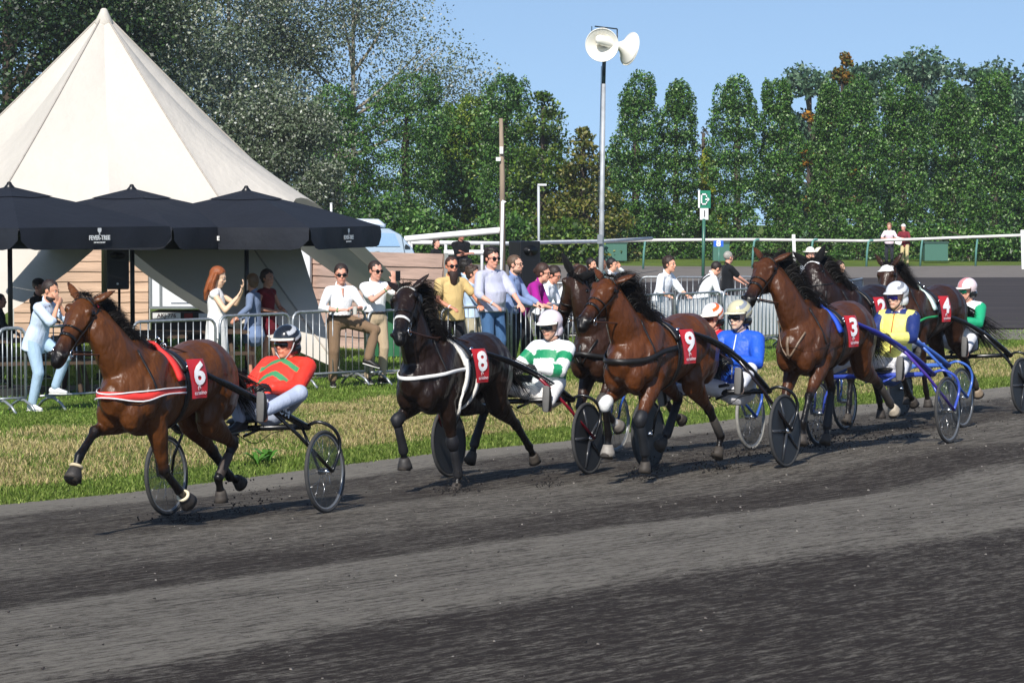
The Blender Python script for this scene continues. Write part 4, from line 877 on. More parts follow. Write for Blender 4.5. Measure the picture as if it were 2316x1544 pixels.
    bridle=surf([H(-.05,.0-.03*abs(u),u*.1) for u in [i/4-1 for i in range(9)]],.03,paint(S['headpad'],.6) if S.get('headpad') else LB,'bridle',o,.01)
    def ring(t,k=1.06,wd=.022,dn=0,m=LB,nm_='noseband'):
        hsx=[h for h in HS]; 
        for a,b in zip(hsx,hsx[1:]):
            if a[0]<=t<=b[0]: u=(t-a[0])/(b[0]-a[0]); c=[lerp(a[i],b[i],u) for i in range(4)]
        pts=[];nr=[]
        for i in range(25):
            an=2*math.pi*i/24; q=H(t+dn*math.cos(an),c[1]+math.cos(an)*c[2]*k,math.sin(an)*c[3]*k); hit=bvh.find_nearest(q); n_=(q-H(t,c[1],0)).normalized(); pts.append(hit[0]+n_*.006); nr.append(n_)
        r_=MB(); r_.ribbon(pts,nr,wd,.005); part(nm_,r_,m,bridle)
    ring(.62,1.1,.026,.02,paint(S['nose'],.6) if S.get('nose') else LB,'noseband'); 
    if not S.get('nonose2'): ring(.46,1.1,.014,.05,LB,'flash_strap')
    surf([H(-.01+.05*abs(u),.06-.03*abs(u),u*.1) for u in [i/6-1 for i in range(13)]],.028 if S.get('brow') else .018,paint(S['brow'],.5) if S.get('brow') else LB,'browband',bridle,.008)
    for s in (-1,1):
        surf([H(t,-.02+.0*t,s*.11) for t in [.0,.1,.2,.3,.4,.5,.6,.7,.78]],.015,LB,'cheekpiece',bridle,.007)
        surf([H(.02+.1*t,-.06-.11*t,s*(.10-.06*t)) for t in [0,.25,.5,.75,1]],.014,LB,'throat_lash',bridle,.007)
        bt=MB(); torus(bt,H(.80,-.035,s*.066),sd_,.034,.0055,18,6); part('bit_ring',bt,CHROME(),bridle)
        if S.get('blinker',0):
            b=MB(); q=H(.17,-.02,s*.125); n_=sd_*s; b.ell(q,(.052,.010,.05),Matrix((hv,n_,nm)).transposed()); part('blinker',b,LB,bridle)
    if S.get('cap'):
        for q_ in (.02,.075,.13): surf([H(q_,.07-.03*abs(u),u*.085) for u in [i/6-1 for i in range(13)]],.036,paint(S['cap'],.7),'forehead_cap',bridle,.009)
    if S.get('hood'):
        for s in (-1,1):
            e0=H(-.02,.012,s*.055); ed=(-hv*.75+nm*S.get('earn',.1)+sd_*s*S.get('ear',.55)).normalized(); b=MB(); b.limb([e0-ed*.01,e0+ed*.07,e0+ed*.14,e0+ed*.215],[(.04,.034),(.05,.034),(.036,.026),(.008,.008)],12,side=sd_); part('ear_hood',b,cloth('0d0d0f'),bridle)
    # saddle pad, girth, breast collar
    def band(x0,w,a0,a1,m,nm_,off=.012,th=.012,skew=0,par=None):
        pts=[]
        for i in range(25):
            a=R(lerp(a0,a1,i/24)); cz,hz,hy=torso_at(x0); sx=x0+skew*(1-abs(math.cos(a))) if False else x0+skew*(1-math.cos(a))*.5
            pts.append(V(sx,math.sin(a)*(hy+.07),cz+math.cos(a)*(hz+.07)))
        return surf(pts,w,m,nm_,par or o,off,None,th)
    padm=paint(S.get('pad','1a1a1a'),.7)
    if S.get('pad'): band(.245,.085,-75,75,mat('fleece_'+S['pad'],S['pad'],rough=.9,var=.08,vs=40,bump=.008,bs=90) if S.get('fleece') else padm,'saddle_pad',.010,.022)
    sad=band(.155,.09,-62,62,leather('16110e'),'saddle',.018,.02); band(.14,.055,60,300,leather('0f0d0c'),'girth',.010,.010,.03)
    if S.get('fleece'):
        band(.20,.05,62,165,mat('fleece_'+S['pad']),'girth_fleece',.02,.022,.16); band(.08,.045,95,165,mat('fleece_'+S['pad']),'girth_fleece',.02,.022,.02)
    for s in (-1,1):
        hw=MB(); q=bvh.find_nearest(V(.15,s*.09,1.6)); torus(hw,q[0]+V(0,0,.055),(1,0,0),.026,.006,14,5); hw.tube([q[0]+V(0,0,.0),q[0]+V(0,0,.034)],.01,6); part('terret',hw,CHROME(),sad)
        hw=MB(); q=bvh.find_nearest(V(.12,s*.3,1.38)); torus(hw,q[0]+q[1]*.04,(0,1,0),.024,.006,14,5); part('shaft_ring',hw,CHROME(),sad)
    hw=MB(); hw.tube([V(.15,-.03,1.565),V(.15,0,1.60),V(.15,.03,1.565)],.008,6); part('check_hook',hw,CHROME(),sad)
    def wrap(z,w,m,nm_,xmax=.22,dz=0,off=.012,yk=1):
        pts=[]
        for i in range(31):
            a=R(lerp(-112,112,i/30)); pts.append(V(.45+.62*math.cos(a),math.sin(a)*.46,z+dz*(1-math.cos(a))))
        return surf(pts,w,m,nm_,o,off+.004,None,.008)
    bc=S.get('collar',('1a1614',.04)); wc_=wrap(S.get('cz',1.12),bc[1],paint(bc[0],.5),'breast_collar',dz=S.get('cdz',.05))
    if S.get('collar_edge'): 
        for q in (-1,1): wrap(S.get('cz',1.12)+q*bc[1]*.55,.010,paint(S['collar_edge'],.5),'collar_edge',dz=S.get('cdz',.05),off=.020)
    for s in (-1,1): surf([V(.62-.03*t,s*(.10+.2*t),1.52-.36*t) for t in [i/8 for i in range(9)]],.018,leather(),'neck_strap',o,.008)
    if S.get('martingale'):
        surf([V(.95,0,1.25-.02*i) for i in range(12)],.028,leather(S['martingale']),'martingale',o,.012)
        for s in (-1,1): surf([V(.95-.03*t,s*.26*t,1.0+.34*t) for t in [i/8 for i in range(9)]],.018,leather(S['martingale']),'martingale_branch',o,.012)
    # number cloth, both sides
    for sd2 in ((1,-1) if S.get('num') else ()):
        s=sd2; nx,nz=8,9; W_=S.get('cw',.190); Hh=.315; top=1.425; x0=.06
        def pos(u,v,off):
            x=x0-W_/2+W_*u; y=.335-.16*(x-x0)-.035*(1-v)**3+.012*math.sin(u*5+v*3)-.012*(2*u-1)**2
            return V(x+.28*off,s*(y+off),top-Hh*v)
        g=MB(); vs=[pos(i/nx,j/nz,0) for i in range(nx+1) for j in range(nz+1)]+[pos(i/nx,j/nz,.005) for i in range(nx+1) for j in range(nz+1)]
        w=nz+1; N_=len(vs)//2; F_=[(i*w+j,i*w+j+1,(i+1)*w+j+1,(i+1)*w+j) for i in range(nx) for j in range(nz)]; g.add(vs,F_+[tuple(N_+k for k in reversed(f)) for f in F_])
        pl=part('number_cloth',g,mat('red_vinyl',S.get('numc','c02a32'),rough=.35,var=.06,vs=5,bump=.003,bs=8),o)
        for txt,size,v0,bold,bx in ((S['num'],.25,.40,.009,.92),('curasino',.046,.86,.0006,1),('a',.05,.745,.002,1)):
            tm=text_mesh(txt,size,.0,bold)
            if size>.1:
                bm=bmesh.new(); bm.from_mesh(tm); bmesh.ops.triangulate(bm,faces=bm.faces[:]); bmesh.ops.subdivide_edges(bm,edges=bm.edges[:],cuts=3,use_grid_fill=True); bm.to_mesh(tm); bm.free()
            if txt=='a':
                dk=MB(); c_=[pos(.5+.02*math.cos(2*math.pi*k/14)/W_,v0-.002+.02*math.sin(2*math.pi*k/14)/Hh,.010) for k in range(14)]; dk.add(c_,[tuple(range(14))]); part('badge',dk,paint('e8e2e2'),pl,False)
            g=MB(); g.add([pos(.5-s*v.co.x*bx/W_,v0-v.co.y/Hh,.014) for v in tm.vertices],[tuple(p.vertices) for p in tm.polygons]); part('number' if len(txt)==1 and txt!='a' else 'lettering',g,paint('ecebec' if txt!='a' else 'b3202c'),pl,False)
    # leg boots
    for k,spec in S.get('boots',{}).items():
        J=jt[k]; fr=k[1]=='F'; K_,Fk,Pa,Ho=(J[1],J[2],J[3],J[4]) if fr else (J[2],J[3],J[4],J[5])
        for kind,c in spec.items():
            b=MB()
            if kind=='knee': a=(J[0] if fr else J[1]).lerp(K_,.84); e=K_.lerp(Fk,.10); b.limb([a,a.lerp(K_,.5),K_,e],[(.055,.062),(.062,.066),(.062,.066),(.05,.054)],14,side=(0,1,0))
            elif kind=='cannon': b.limb([K_.lerp(Fk,.22),K_.lerp(Fk,.5),K_.lerp(Fk,.9),Fk.lerp(Pa,.25)],[(.040,.046),(.038,.046),(.042,.05),(.046,.052)],14,side=(0,1,0))
            elif kind=='bell': b.tube([Pa.lerp(Fk,.25),Pa,Pa.lerp(Ho,.4),Ho.lerp(Pa,.15)],[(.043,.045),(.052,.058),(.064,.070),(.072,.078)],16,side=(0,1,0))
            elif kind=='ring': torus(b,Pa.lerp(Fk,.30),(Pa-Fk),.043,.014,18,8)
            elif kind=='bandage': b.limb([K_.lerp(Fk,.35),K_.lerp(Fk,.9)],[(.039,.045),(.041,.047)],14,side=(0,1,0))
            part(kind+('_boot' if kind in('knee','cannon','bell') else ''),b,mat('boot_'+c,c,rough=.6,var=.15,vs=30),o)
    S['_H']=H; S['_bvh']=bvh; S['_jt']=jt
    return o,H,bvh
# ---------------------------------------------------------------- people
def ik(a,b,l1,l2,pole):
    a,b=Vector(a),Vector(b); d=b-a; D=min(d.length,(l1+l2)*.998); u=d.normalized(); b=a+u*D
    x=(l1*l1-l2*l2+D*D)/(2*D); h=math.sqrt(max(1e-6,l1*l1-x*x)); p=Vector(pole); p=(p-u*p.dot(u)); p=p.normalized() if p.length>1e-5 else u.orthogonal().normalized()
    return a+u*x+p*h,b
def hand(mb,w,d,pn,side,k,col,curl=.9,f=1.0):
    # w wrist, d finger direction, pn palm normal (fingers curl towards it), side = thumb side vector
    d=Vector(d).normalized(); pn=Vector(pn); pn=(pn-d*pn.dot(d)).normalized(); t=d.cross(pn).normalized()
    if t.dot(Vector(side))<0: t=-t
    mb.limb([w,w+d*.045*k,w+d*.085*k],[(.026*k*f,.018*k*f),(.040*k*f,.016*k*f),(.040*k*f,.014*k*f)],10,side=t,col=[col]*3)
    for i,L in enumerate((.070,.078,.072,.058)):
        b=w+d*.088*k+t*(.030-.020*i)*k; p=[b]; dd=Vector(d)
        for j,q in enumerate((.5,.3,.2)):
            an=curl*(.5+.5*j)*.9; dd=(dd*math.cos(an*.6)+pn*math.sin(an*.6)).normalized(); p.append(p[-1]+dd*L*q*k)
        mb.limb(p,[.0098*k*f,.0092*k*f,.0085*k*f,.0075*k*f],8,col=[col]*4)
    b=w+d*.03*k+t*.030*k; e=b+(t*.7+d*.6+pn*.3).normalized()*.035*k; mb.limb([b,e,e+(d*.9+pn*.5).normalized()*.03*k],[.014*k*f,.012*k*f,.010*k*f],8,col=[col]*3)
def human(lab,loc,rz,c,cat='person',name='person',grp=None):
    k=c.get('s',1.0); sk=tuple(min(.75,v*1.30+.035) for v in lin(c.get('skin','b98468'))); w=c.get('w',1.0); vox=c.get('vox',.010)
    pel=V(*c.get('pel',(0,0,.95)))*1; nk=V(*c.get('neck',(0,0,1.46))); pel*=k; nk*=k
    up=(nk-pel).normalized(); yaw=R(c.get('twist',0)); lf=V(-math.sin(yaw),math.cos(yaw),0); lf=(lf-up*lf.dot(up)).normalized(); fw=lf.cross(up).normalized()
    T=(nk-pel).length
    sh={1:nk-up*.075*k+lf*.175*k*w,-1:nk-up*.075*k-lf*.175*k*w}; hp={1:pel+lf*.09*k,-1:pel-lf*.09*k}
    hy,hpch,hr=[R(a) for a in c.get('head',(0,0,0))]
    hm=Matrix.Rotation(hy,3,'Z')@Matrix.Rotation(hpch,3,'Y')@Matrix.Rotation(hr,3,'X')
    hc=nk+V(*c.get('hoff',(.025,0,.165)))*k-V(0,0,.012)*k; hk=c.get('hk',1.13)
    kb=k; HP=lambda x,y,z: hc+hm@(V(x,y,z)*kb*hk)
    mb=MB(); belly=c.get('belly',0)
    def torso(m,g,col=None):
        W=w; pts=[pel+up*(c.get('tlow',-.02) if g>0 else -.02)*k,pel+up*(.10 if c.get('tlow',0)<=0 or g<=0 else .15)*k,pel+up*T*.38,pel+up*T*.62,nk-up*.10*k,nk-up*.035*k]; pts[1]=pts[1]+fw*belly*.4; pts[2]=pts[2]+fw*belly*.5
        rd=[(.158*W+g,.115+g),(.152*W+g,.112+g+belly*.5),(.152*W+g,.110+g+belly*.6),(.172*W+g,.118+g),(.165*W+g,.100+g),(.085+g*.5,.070+g*.5)]
        m.limb(pts,[(a*k,b*k) for a,b in rd],18,side=lf,col=[col]*6 if col else None)
        for s in (-1,1): m.limb([nk-up*.055*k+lf*s*.06*k,sh[s]],[(.055+g)*k,(.062+g)*k],12,col=[col]*2 if col else None)
    torso(mb,-.012,sk)
    mb.limb([nk-up*.05*k,hc+hm@V(-.015,0,-.06)*k],[.064*k,.058*k],12,col=[sk]*2); k=kb*hk
    rot=hm
    mb.ell(HP(-.008,0,.035),(.094*k,.076*k,.090*k),rot,18,12,col=sk); mb.ell(HP(.022,0,-.045),(.068*k,.060*k,.072*k),rot,16,10,col=sk); mb.ell(HP(.062,0,-.090),(.026*k,.028*k,.022*k),rot,col=sk)
    mb.limb([HP(.084,0,.022),HP(.097,0,-.012),HP(.100,0,-.022)],[.010*k,.0135*k,.0135*k],10,col=[sk,sk,tuple(a*.95 for a in sk)])
    mb.limb([HP(.072,-.035,.030),HP(.088,0,.032),HP(.072,.035,.030)],[.013*k]*3,8,col=[sk]*3)
    for s in (-1,1): mb.ell(HP(-.005,s*.077,-.004),(.020*k,.010*k,.031*k),rot,col=tuple(a*f for a,f in zip(sk,(1,.85,.8)))); mb.ell(HP(.060,s*.038,-.022),(.022*k,.022*k,.020*k),rot,col=tuple(a*f for a,f in zip(sk,(.95,.86,.84))))
    lip=tuple(a*f for a,f in zip(sk,(.80,.52,.50))); mb.limb([HP(.083,-.022,-.056),HP(.091,0,-.055),HP(.083,.022,-.056)],[.0075*k]*3,8,col=[lip]*3)
    k=kb; L1,L2=.29*k,.255*k; arms={}
    for s,key in ((1,'L'),(-1,'R')):
        ht=V(*c.get('hand'+key,(.06,s*.26,.80)))*k; pole=V(*c.get('pole'+key,(-.5,s*.6,-.3))); el,wr=ik(sh[s],ht,L1,L2,pole); arms[s]=(sh[s],el,wr)
        ac=lin(c['glove']) if c.get('glove') else sk
        mb.limb([sh[s],sh[s].lerp(el,.5),el],[.048*k,.043*k,.037*k],12,col=[sk]*3); mb.limb([el,el.lerp(wr,.3),wr],[.038*k,.037*k,.026*k],12,col=[sk]*3)
        d=V(*c['hd'+key]) if 'hd'+key in c else (wr-el).normalized(); pn=V(*c.get('pn'+key,(0,-s*.6,-.6)))
        hmb=MB() if c.get('glove') else mb
        hand(hmb,wr,d,pn,V(*c.get('th'+key,(.3,-s*.7,.6))),k,ac,c.get('curl',.9),1.18 if c.get('glove') else 1.0)
        if c.get('glove'): hmb.limb([wr.lerp(el,.18),wr],[.034*k,.032*k],10,col=[ac]*2); arms['g%d'%s]=hmb
    legs={}
    for s,key in ((1,'L'),(-1,'R')):
        ft=V(*c.get('foot'+key,(0,s*.11,.09)))*k; kn,an=ik(hp[s],ft,.44*k,.43*k,V(*c.get('kp'+key,(1,s*.15,0)))); legs[s]=(hp[s],kn,an)
        q=.8 if (c.get('pants',1) and not c.get('dress')) else 1; mb.limb([hp[s],hp[s].lerp(kn,.5),kn],[.075*k*q,.062*k*q,.048*k*q],12,col=[sk]*3); mb.limb([kn,kn.lerp(an,.3),kn.lerp(an,.7),an],[.047*k*q,.05*k*q,.037*k*q,.032*k],12,col=[sk]*4)
        td=V(*c.get('toe'+key,(1,s*.2,0))).normalized(); mb.limb([an-td*.03*k-V(0,0,.035)*k,an+td*.12*k-V(0,0,.055)*k],[.03*k,.026*k],8,col=[sk]*2)
    me=solid(mb,vox,2,True,'person'); o=link(name,me,skinmat(c.get('skin','b98468'))); o.location=loc; o.rotation_euler=(0,0,rz); tag(o,lab,cat,grp)
    cv=c.get('cvox',.013)
    k=kb*hk
    # eyes
    for s in (-1,1):
        if not c.get('goggles') and c.get('eyes',1):
            e=MB(); e.ell(HP(.080,s*.031,.010),(.010*k,.013*k,.009*k),rot,10,6); part('eye',e,mat('eye_white','b8aca4',rough=.2),o)
            e=MB(); e.ell(HP(.0885,s*.031,.010),(.003*k,.0055*k,.0055*k),rot,8,6); part('iris',e,paint('20150f',.1),o)
            e=MB(); e.limb([HP(.086,s*.018,.031),HP(.084,s*.048,.030)],[.004*k,.003*k],6); part('eyebrow',e,paint(c.get('browc',c.get('hairc','2a1d14')) if c.get('hairc') else '2a1d14',.8),o)
    k=kb
    # trousers / skirt
    pc=c.get('pants','3b4048')
    if c.get('dress'):
        g=MB(); z0=c.get('hem',.35)*k; lo=V(pel.x,pel.y,z0); g.limb([pel+up*.08*k,pel-up*.05*k,pel.lerp(lo,.5),lo],[(.165*k,.125*k),(.185*k,.15*k),(.20*k,.17*k),(.235*k,.20*k)],18,side=lf); sk_=solid(g,cv,3,False,'skirt'); link('skirt',sk_,cloth(c['dress']),o)
    elif pc:
        g=MB(); g.limb([pel+up*.075*k+fw*belly*.3,pel-up*.02*k],[(.166*w*k,.128*k),(.170*w*k,.130*k)],16,side=lf)
        g2=c.get('loose',.016)
        for s in (-1,1):
            a,b,e=legs[s]; g.limb([a-up*.01*k,a.lerp(b,.4),b,b.lerp(e,.35),e.lerp(b,.06)],[(.085+g2)*k,(.076+g2)*k,(.060+g2)*k,(.052+g2)*k,(.042+g2)*k],14); g.ell(b,((.062+g2)*k,)*3)
        me2=solid(g,cv,3,False,'trousers'); link('trousers',me2,cloth(pc),o)
        if c.get('belt'): b_=MB(); b_.tube([pel+up*.055*k,pel+up*.085*k],[(.172*w*k,.134*k)]*2,18,side=lf); part('belt',b_,leather('1a1512'),o)
    # shoes
    for s,key in ((1,'L'),(-1,'R')):
        if not c.get('shoe',1): continue
        an=legs[s][2]; td=V(*c.get('toe'+key,(1,s*.2,0))).normalized(); dn=V(*c.get('sole'+key,(0,0,-1))); 
        g=MB(); g.limb([an-td*.045*k+dn*.035*k,an+td*.03*k+dn*.030*k,an+td*.10*k+dn*.048*k,an+td*.155*k+dn*.055*k],[(.036*k,.045*k),(.037*k,.045*k),(.043*k,.030*k),(.036*k,.022*k)],12,side=td.cross(dn)); so_=part('shoe',g,paint(c.get('shoec','1c1a19'),.5),o)
        g=MB(); g.limb([an-td*.07*k+dn*.078*k,an+td*.05*k+dn*.078*k,an+td*.17*k+dn*.076*k],[(.034*k,.010*k),(.038*k,.010*k),(.034*k,.009*k)],10,side=td.cross(dn)); part('sole',g,paint(c.get('solec','d8d6d2'),.8),so_)
        if c.get('boot'): g=MB(); a=legs[s][1].lerp(an,.45); g.limb([a,an],[.058*k,.048*k],12); part('boot_shaft',g,paint(c['boot'],.5),o)
    # shirt
    sc=c.get('shirt','e8e8ea'); g=MB(); gg=c.get('bulk',.010); torso(g,gg)
    if c.get('tails',1) and not c.get('belt'): g.tube([pel+up*.16*k,pel+up*.05*k,pel-up*(.05+c.get('tail',.0))*k],[((.152*w+gg+.004)*k,(.11+gg+.004+belly*.5)*k),((.163*w+gg+.012)*k,(.12+gg+.01+belly*.3)*k),((.174*w+gg+.018)*k,(.132+gg+.012)*k)],18,side=lf)
    sl=c.get('sleeve',1.0)
    for s in (-1,1):
        a,b,e=arms[s]; r0=.062+gg*.8
        if sl>=1: g.limb([a,a.lerp(b,.5),b,b.lerp(e,.5),b.lerp(e,c.get('cuff',.9))],[r0*k,(.054+gg)*k,(.047+gg)*k,(.043+gg)*k,(.034+gg*.8)*k],12)
        elif sl>0: g.limb([a,a.lerp(b,.5),a.lerp(b,max(.55,sl))],[r0*k,(.058+gg)*k,(.060+gg)*k],12)
        if 1>sl>=.8: g.limb([a.lerp(b,.6),b,b.lerp(e,.15)],[(.055+gg)*k,(.05+gg)*k,(.048+gg)*k],12)
    fn=c.get('shirtfn'); me3=solid(g,cv,3,False,'shirt')
    if fn:
        n=len(me3.vertices); co=np.empty(n*3,dtype=np.float32); me3.vertices.foreach_get('co',co); co=co.reshape(-1,3)
        loc_=lambda p:p
        U=np.array(up); Lf=np.array(lf); F=np.array(fw); rel=co-np.array(nk); A=[np.array([tuple(x) for x in arms[s]]) for s in (1,-1)]
        setcol(me3,fn(rel@F,rel@Lf,rel@U,co,A).astype(np.float32)); sm_=mat('silks',None,rough=.5,var=.05,vs=10,bump=.015,bs=12,attr=True,spec=.4)
    else: sm_=cloth(sc)
    so=link(c.get('topname','shirt'),me3,sm_,o)
    cc=c.get('collar',sc if not fn else 'e8e8ea')
    if cc:
        g=MB(); n_=14; ax=(up+fw*.45).normalized(); e1=(fw-ax*fw.dot(ax)).normalized(); cp=[]
        for i in range(n_+1): a=R(28+304*i/n_); cp.append(nk+up*(.005+.028*(abs(i-n_/2)/(n_/2)*-1+.6))*k+(e1*math.cos(a)+lf*math.sin(a))*(.070+(.012 if i in(0,n_) else 0))*k)
        g.tube(cp,[(.022*k,.009*k)]*(n_+1),8,side=up); part('collar',g,cloth(cc),so)
    if c.get('open_v'): g=MB(); g.limb([nk-up*.03*k+fw*.085*k,nk-up*.13*k+fw*.128*k],[(.022*k,.01*k),(.008*k,.008*k)],8,side=lf); part('open_neck',g,mat('bare_skin_'+c.get('skin','b98468'),c.get('skin','b98468'),rough=.5),o)
    if c.get('braces'):
        for s in (-1,1):
            g=MB(); g.tube(catm([pel+up*.09*k-fw*.14*k-lf*s*.05*k,pel.lerp(nk,.6)-fw*.145*k+lf*s*.03*k,nk-up*.04*k-fw*.07*k+lf*s*.10*k,nk-up*.06*k+fw*.05*k+lf*s*.10*k],5),(.014*k),6); part('brace',g,paint(c['braces'],.7),so)
    if c.get('zip'): g=MB(); g.tube([nk-up*.04*k+fw*.10*k,pel.lerp(nk,.6)+fw*(.135+gg)*k,pel.lerp(nk,.2)+fw*(.13+gg)*k],.006*k,6); part('zip',g,paint(c['zip'],.5),so)
    for s,key in ((1,'L'),(-1,'R')):
        if c.get('glove'): part('glove',arms['g%d'%s],leather(c['glove']),o)
        if c.get('band'+key): a,b,e=arms[s]; g=MB(); g.tube([e.lerp(b,.10),e.lerp(b,.04)],.033*k,10); part('wristband',g,paint(c['band'+key],.4),o)
    k=kb*hk
    # hair, beard, hat, glasses
    hh=c.get('hair','short'); hcol=c.get('hairc','2a1d14')
    hmat=mat('hair_'+hcol,hcol,rough=.55,var=.35,vs=60,bump=.006,bs=70)
    if hh and not c.get('helmet'):
        g=MB(); 
        if hh=='crop' : g.ell(HP(-.014,0,.042),(.101*k,.084*k,.094*k),rot,16,10)
        else: g.ell(HP(-.016,0,.048),(.107*k,.092*k,.102*k),rot,16,10)
        if hh in('short','full','bun','long','wavy'): g.ell(HP(-.045,0,-.005),(.060*k,.078*k,.075*k),rot,14,8)
        if hh in('full','wavy'):
            for q in range(14): a=rnd.random()*6.28; g.ell(HP(-.02+.07*math.cos(a),.06*math.sin(a),.085+.03*rnd.random()),(.030*k,.030*k,.026*k),rot,8,6)
            g.ell(HP(.045,0,.10),(.04*k,.06*k,.03*k),rot)
        if hh=='bun': g.ell(HP(-.11,0,.02),(.038*k,.038*k,.04*k),rot)
        if hh=='long':
            for s in (-1,1): g.limb([HP(-.01,s*.078,.04),HP(-.02,s*.090,-.05),HP(-.02,s*.095,-.16),HP(-.02,s*.085,-.25)],[(.03*k,.06*k),(.03*k,.07*k),(.03*k,.065*k),(.014*k,.03*k)],10)
            g.limb([HP(-.06,0,.04),HP(-.08,0,-.08),HP(-.095,0,-.20),HP(-.09,0,-.30)],[(.085*k,.05*k),(.10*k,.05*k),(.10*k,.04*k),(.05*k,.02*k)],12,side=rot@V(0,1,0))
        # keep the face free
        me4=solid(g,.010,2,False,'hair'); bm=bmesh.new(); bm.from_mesh(me4); inv=hm.inverted()
        kill=[v for v in bm.verts if (lambda p:(p.x>.030 and p.z<.070+.012*math.sin(p.y*90)+(.015 if abs(p.y)<.045 else -.01) and abs(p.y)<.10) )((inv@(v.co-hc))/k)]
        bmesh.ops.delete(bm,geom=kill,context='VERTS'); bm.to_mesh(me4); bm.free(); link('hair',me4,hmat,o)
    if c.get('beard'):
        g=MB(); L=c['beard']
        if L>.05: g.limb([HP(.055,0,-.075),HP(.07,0,-.12),HP(.065,0,-.12-L*.6),HP(.05,0,-.12-L)],[(.062*k,.045*k),(.060*k,.040*k),(.042*k,.028*k),(.012*k,.012*k)],12,side=rot@V(0,1,0))
        g.ell(HP(.020,0,-.078),(.070*k,.063*k,.045*k),rot); 
        part('beard',g,mat('hair_'+c.get('beardc',hcol),c.get('beardc',hcol),rough=.7,var=.3,vs=60,bump=.006,bs=70),o)
    if c.get('glasses'):
        gc=c['glasses']; g=MB(); clear=gc=='clear'
        for s in (-1,1):
            if clear: torus(g,HP(.098,s*.031,.008),rot@V(1,s*.15,0),.020*k,.0022*k,14,5)
            else: g.ell(HP(.094,s*.032,.006),(.006*k,.030*k,.019*k),rot@Matrix.Rotation(s*.25,3,'Z'),12,8)
            g.limb([HP(.09,s*.055,.014),HP(.0,s*.082,.012)],[.003*k,.003*k],5)
        g.limb([HP(.10,-.012,.014),HP(.10,.012,.014)],[.003*k,.003*k],5); part('glasses' if clear else 'sunglasses',g,paint('1a1613',.1) if clear else mat('dark_lens','0a0a0c',rough=.08,var=0),o)
    if c.get('cap'):
        g=MB(); g.ell(HP(-.012,0,.075),(.100*k,.088*k,.070*k),rot,16,10); g.limb([HP(.06,0,.075),HP(.15,0,.062)],[(.065*k,.012*k),(.05*k,.007*k)],12,side=rot@V(0,1,0)); part('cap',g,cloth(c['cap']),o)
    if c.get('cowboy'):
        g=MB(); g.ell(HP(-.005,0,.105),(.095*k,.080*k,.075*k),rot,16,10); g.ell(HP(-.005,0,.085),(.165*k,.135*k,.014*k),rot,22,6); part('cowboy_hat',g,cloth(c['cowboy']),o)
    if c.get('helmet'):
        H_=c['helmet']; g=MB(); g.ell(HP(-.015,0,.052),(.128*k,.112*k,.112*k),rot,24,14)
        g.ell(HP(-.045,0,-.035),(.085*k,.102*k,.085*k),rot,18,10)
        mh=solid(g,.009,3,False,'helmet'); bm=bmesh.new(); bm.from_mesh(mh); inv=hm.inverted()
        kill=[v for v in bm.verts if (lambda p:(p.x>.022 and p.z<.052) or p.z<-.085)((inv@(v.co-hc))/k)]
        bmesh.ops.delete(bm,geom=kill,context='VERTS'); bm.to_mesh(mh); bm.free()
        n=len(mh.vertices); co=np.empty(n*3,dtype=np.float32); mh.vertices.foreach_get('co',co); co=((co.reshape(-1,3)-np.array(hc))@np.array(hm))/k
        base=np.tile(np.array(lin(H_[0])),(n,1)); c2=np.array(lin(H_[1])); 
        st=H_[2] if len(H_)>2 else 'solid'
        if st=='swirl': m=np.sin(co[:,2]*95+co[:,0]*45+np.abs(co[:,1])*30)>.35; base[m&(co[:,2]>.0)&(co[:,0]<.07)]=c2
        if st=='spots': m=np.sin(co[:,0]*60)*np.sin(co[:,1]*55+1)+np.sin(co[:,2]*80)>.7; base[m]=c2
        if st=='band': base[np.abs(co[:,1])<.035]=c2
        if st=='low': base[co[:,2]<.02]=c2
        if len(H_)>3: base[(co[:,2]<-.005)]=np.array(lin(H_[3]))
        setcol(mh,base.astype(np.float32)); ho=link('helmet',mh,mat('helmet_shell',None,rough=.18,var=.02,attr=True,coat=.5),o)
        g=MB(); vs=[]; NV=14
        for i in range(NV+1):
            a=R(-72+144*i/NV); ca,sa=math.cos(a),math.sin(a); vs+= [HP(-.015+.122*ca,.108*sa,.060),HP(-.015+.122*ca+.055*max(0,ca)**.7,.112*sa,.040+.006*ca),HP(-.015+.122*ca+.055*max(0,ca)**.7,.112*sa,.034+.006*ca),HP(-.015+.120*ca,.106*sa,.044)]
        g.add(vs,[(i*4+t,i*4+(t+1)%4,(i+1)*4+(t+1)%4,(i+1)*4+t) for i in range(NV) for t in range(4)]); part('visor',g,paint(c.get('visor','dcd9c8'),.3),ho)
        g=MB(); g.tube(catm([HP(.02,.098,.02),HP(.045,.082,-.05),HP(.055,.0,-.125),HP(.045,-.082,-.05),HP(.02,-.098,.02)],5),.005*k,6); part('chin_strap',g,paint(c.get('strap','1a1a1a'),.6),ho)
    if c.get('goggles'):
        g=MB(); g.limb([HP(.070,-.062,.004),HP(.094,-.030,.004),HP(.101,0,.008),HP(.094,.030,.004),HP(.070,.062,.004)],[(.023*k,.010*k),(.025*k,.010*k),(.018*k,.010*k),(.025*k,.010*k),(.023*k,.010*k)],10,side=rot@V(0,0,1)); part('goggles',g,mat('lens_'+c['goggles'],c['goggles'],rough=.08,var=0,metal=.3,coat=.5),o)
    k=kb
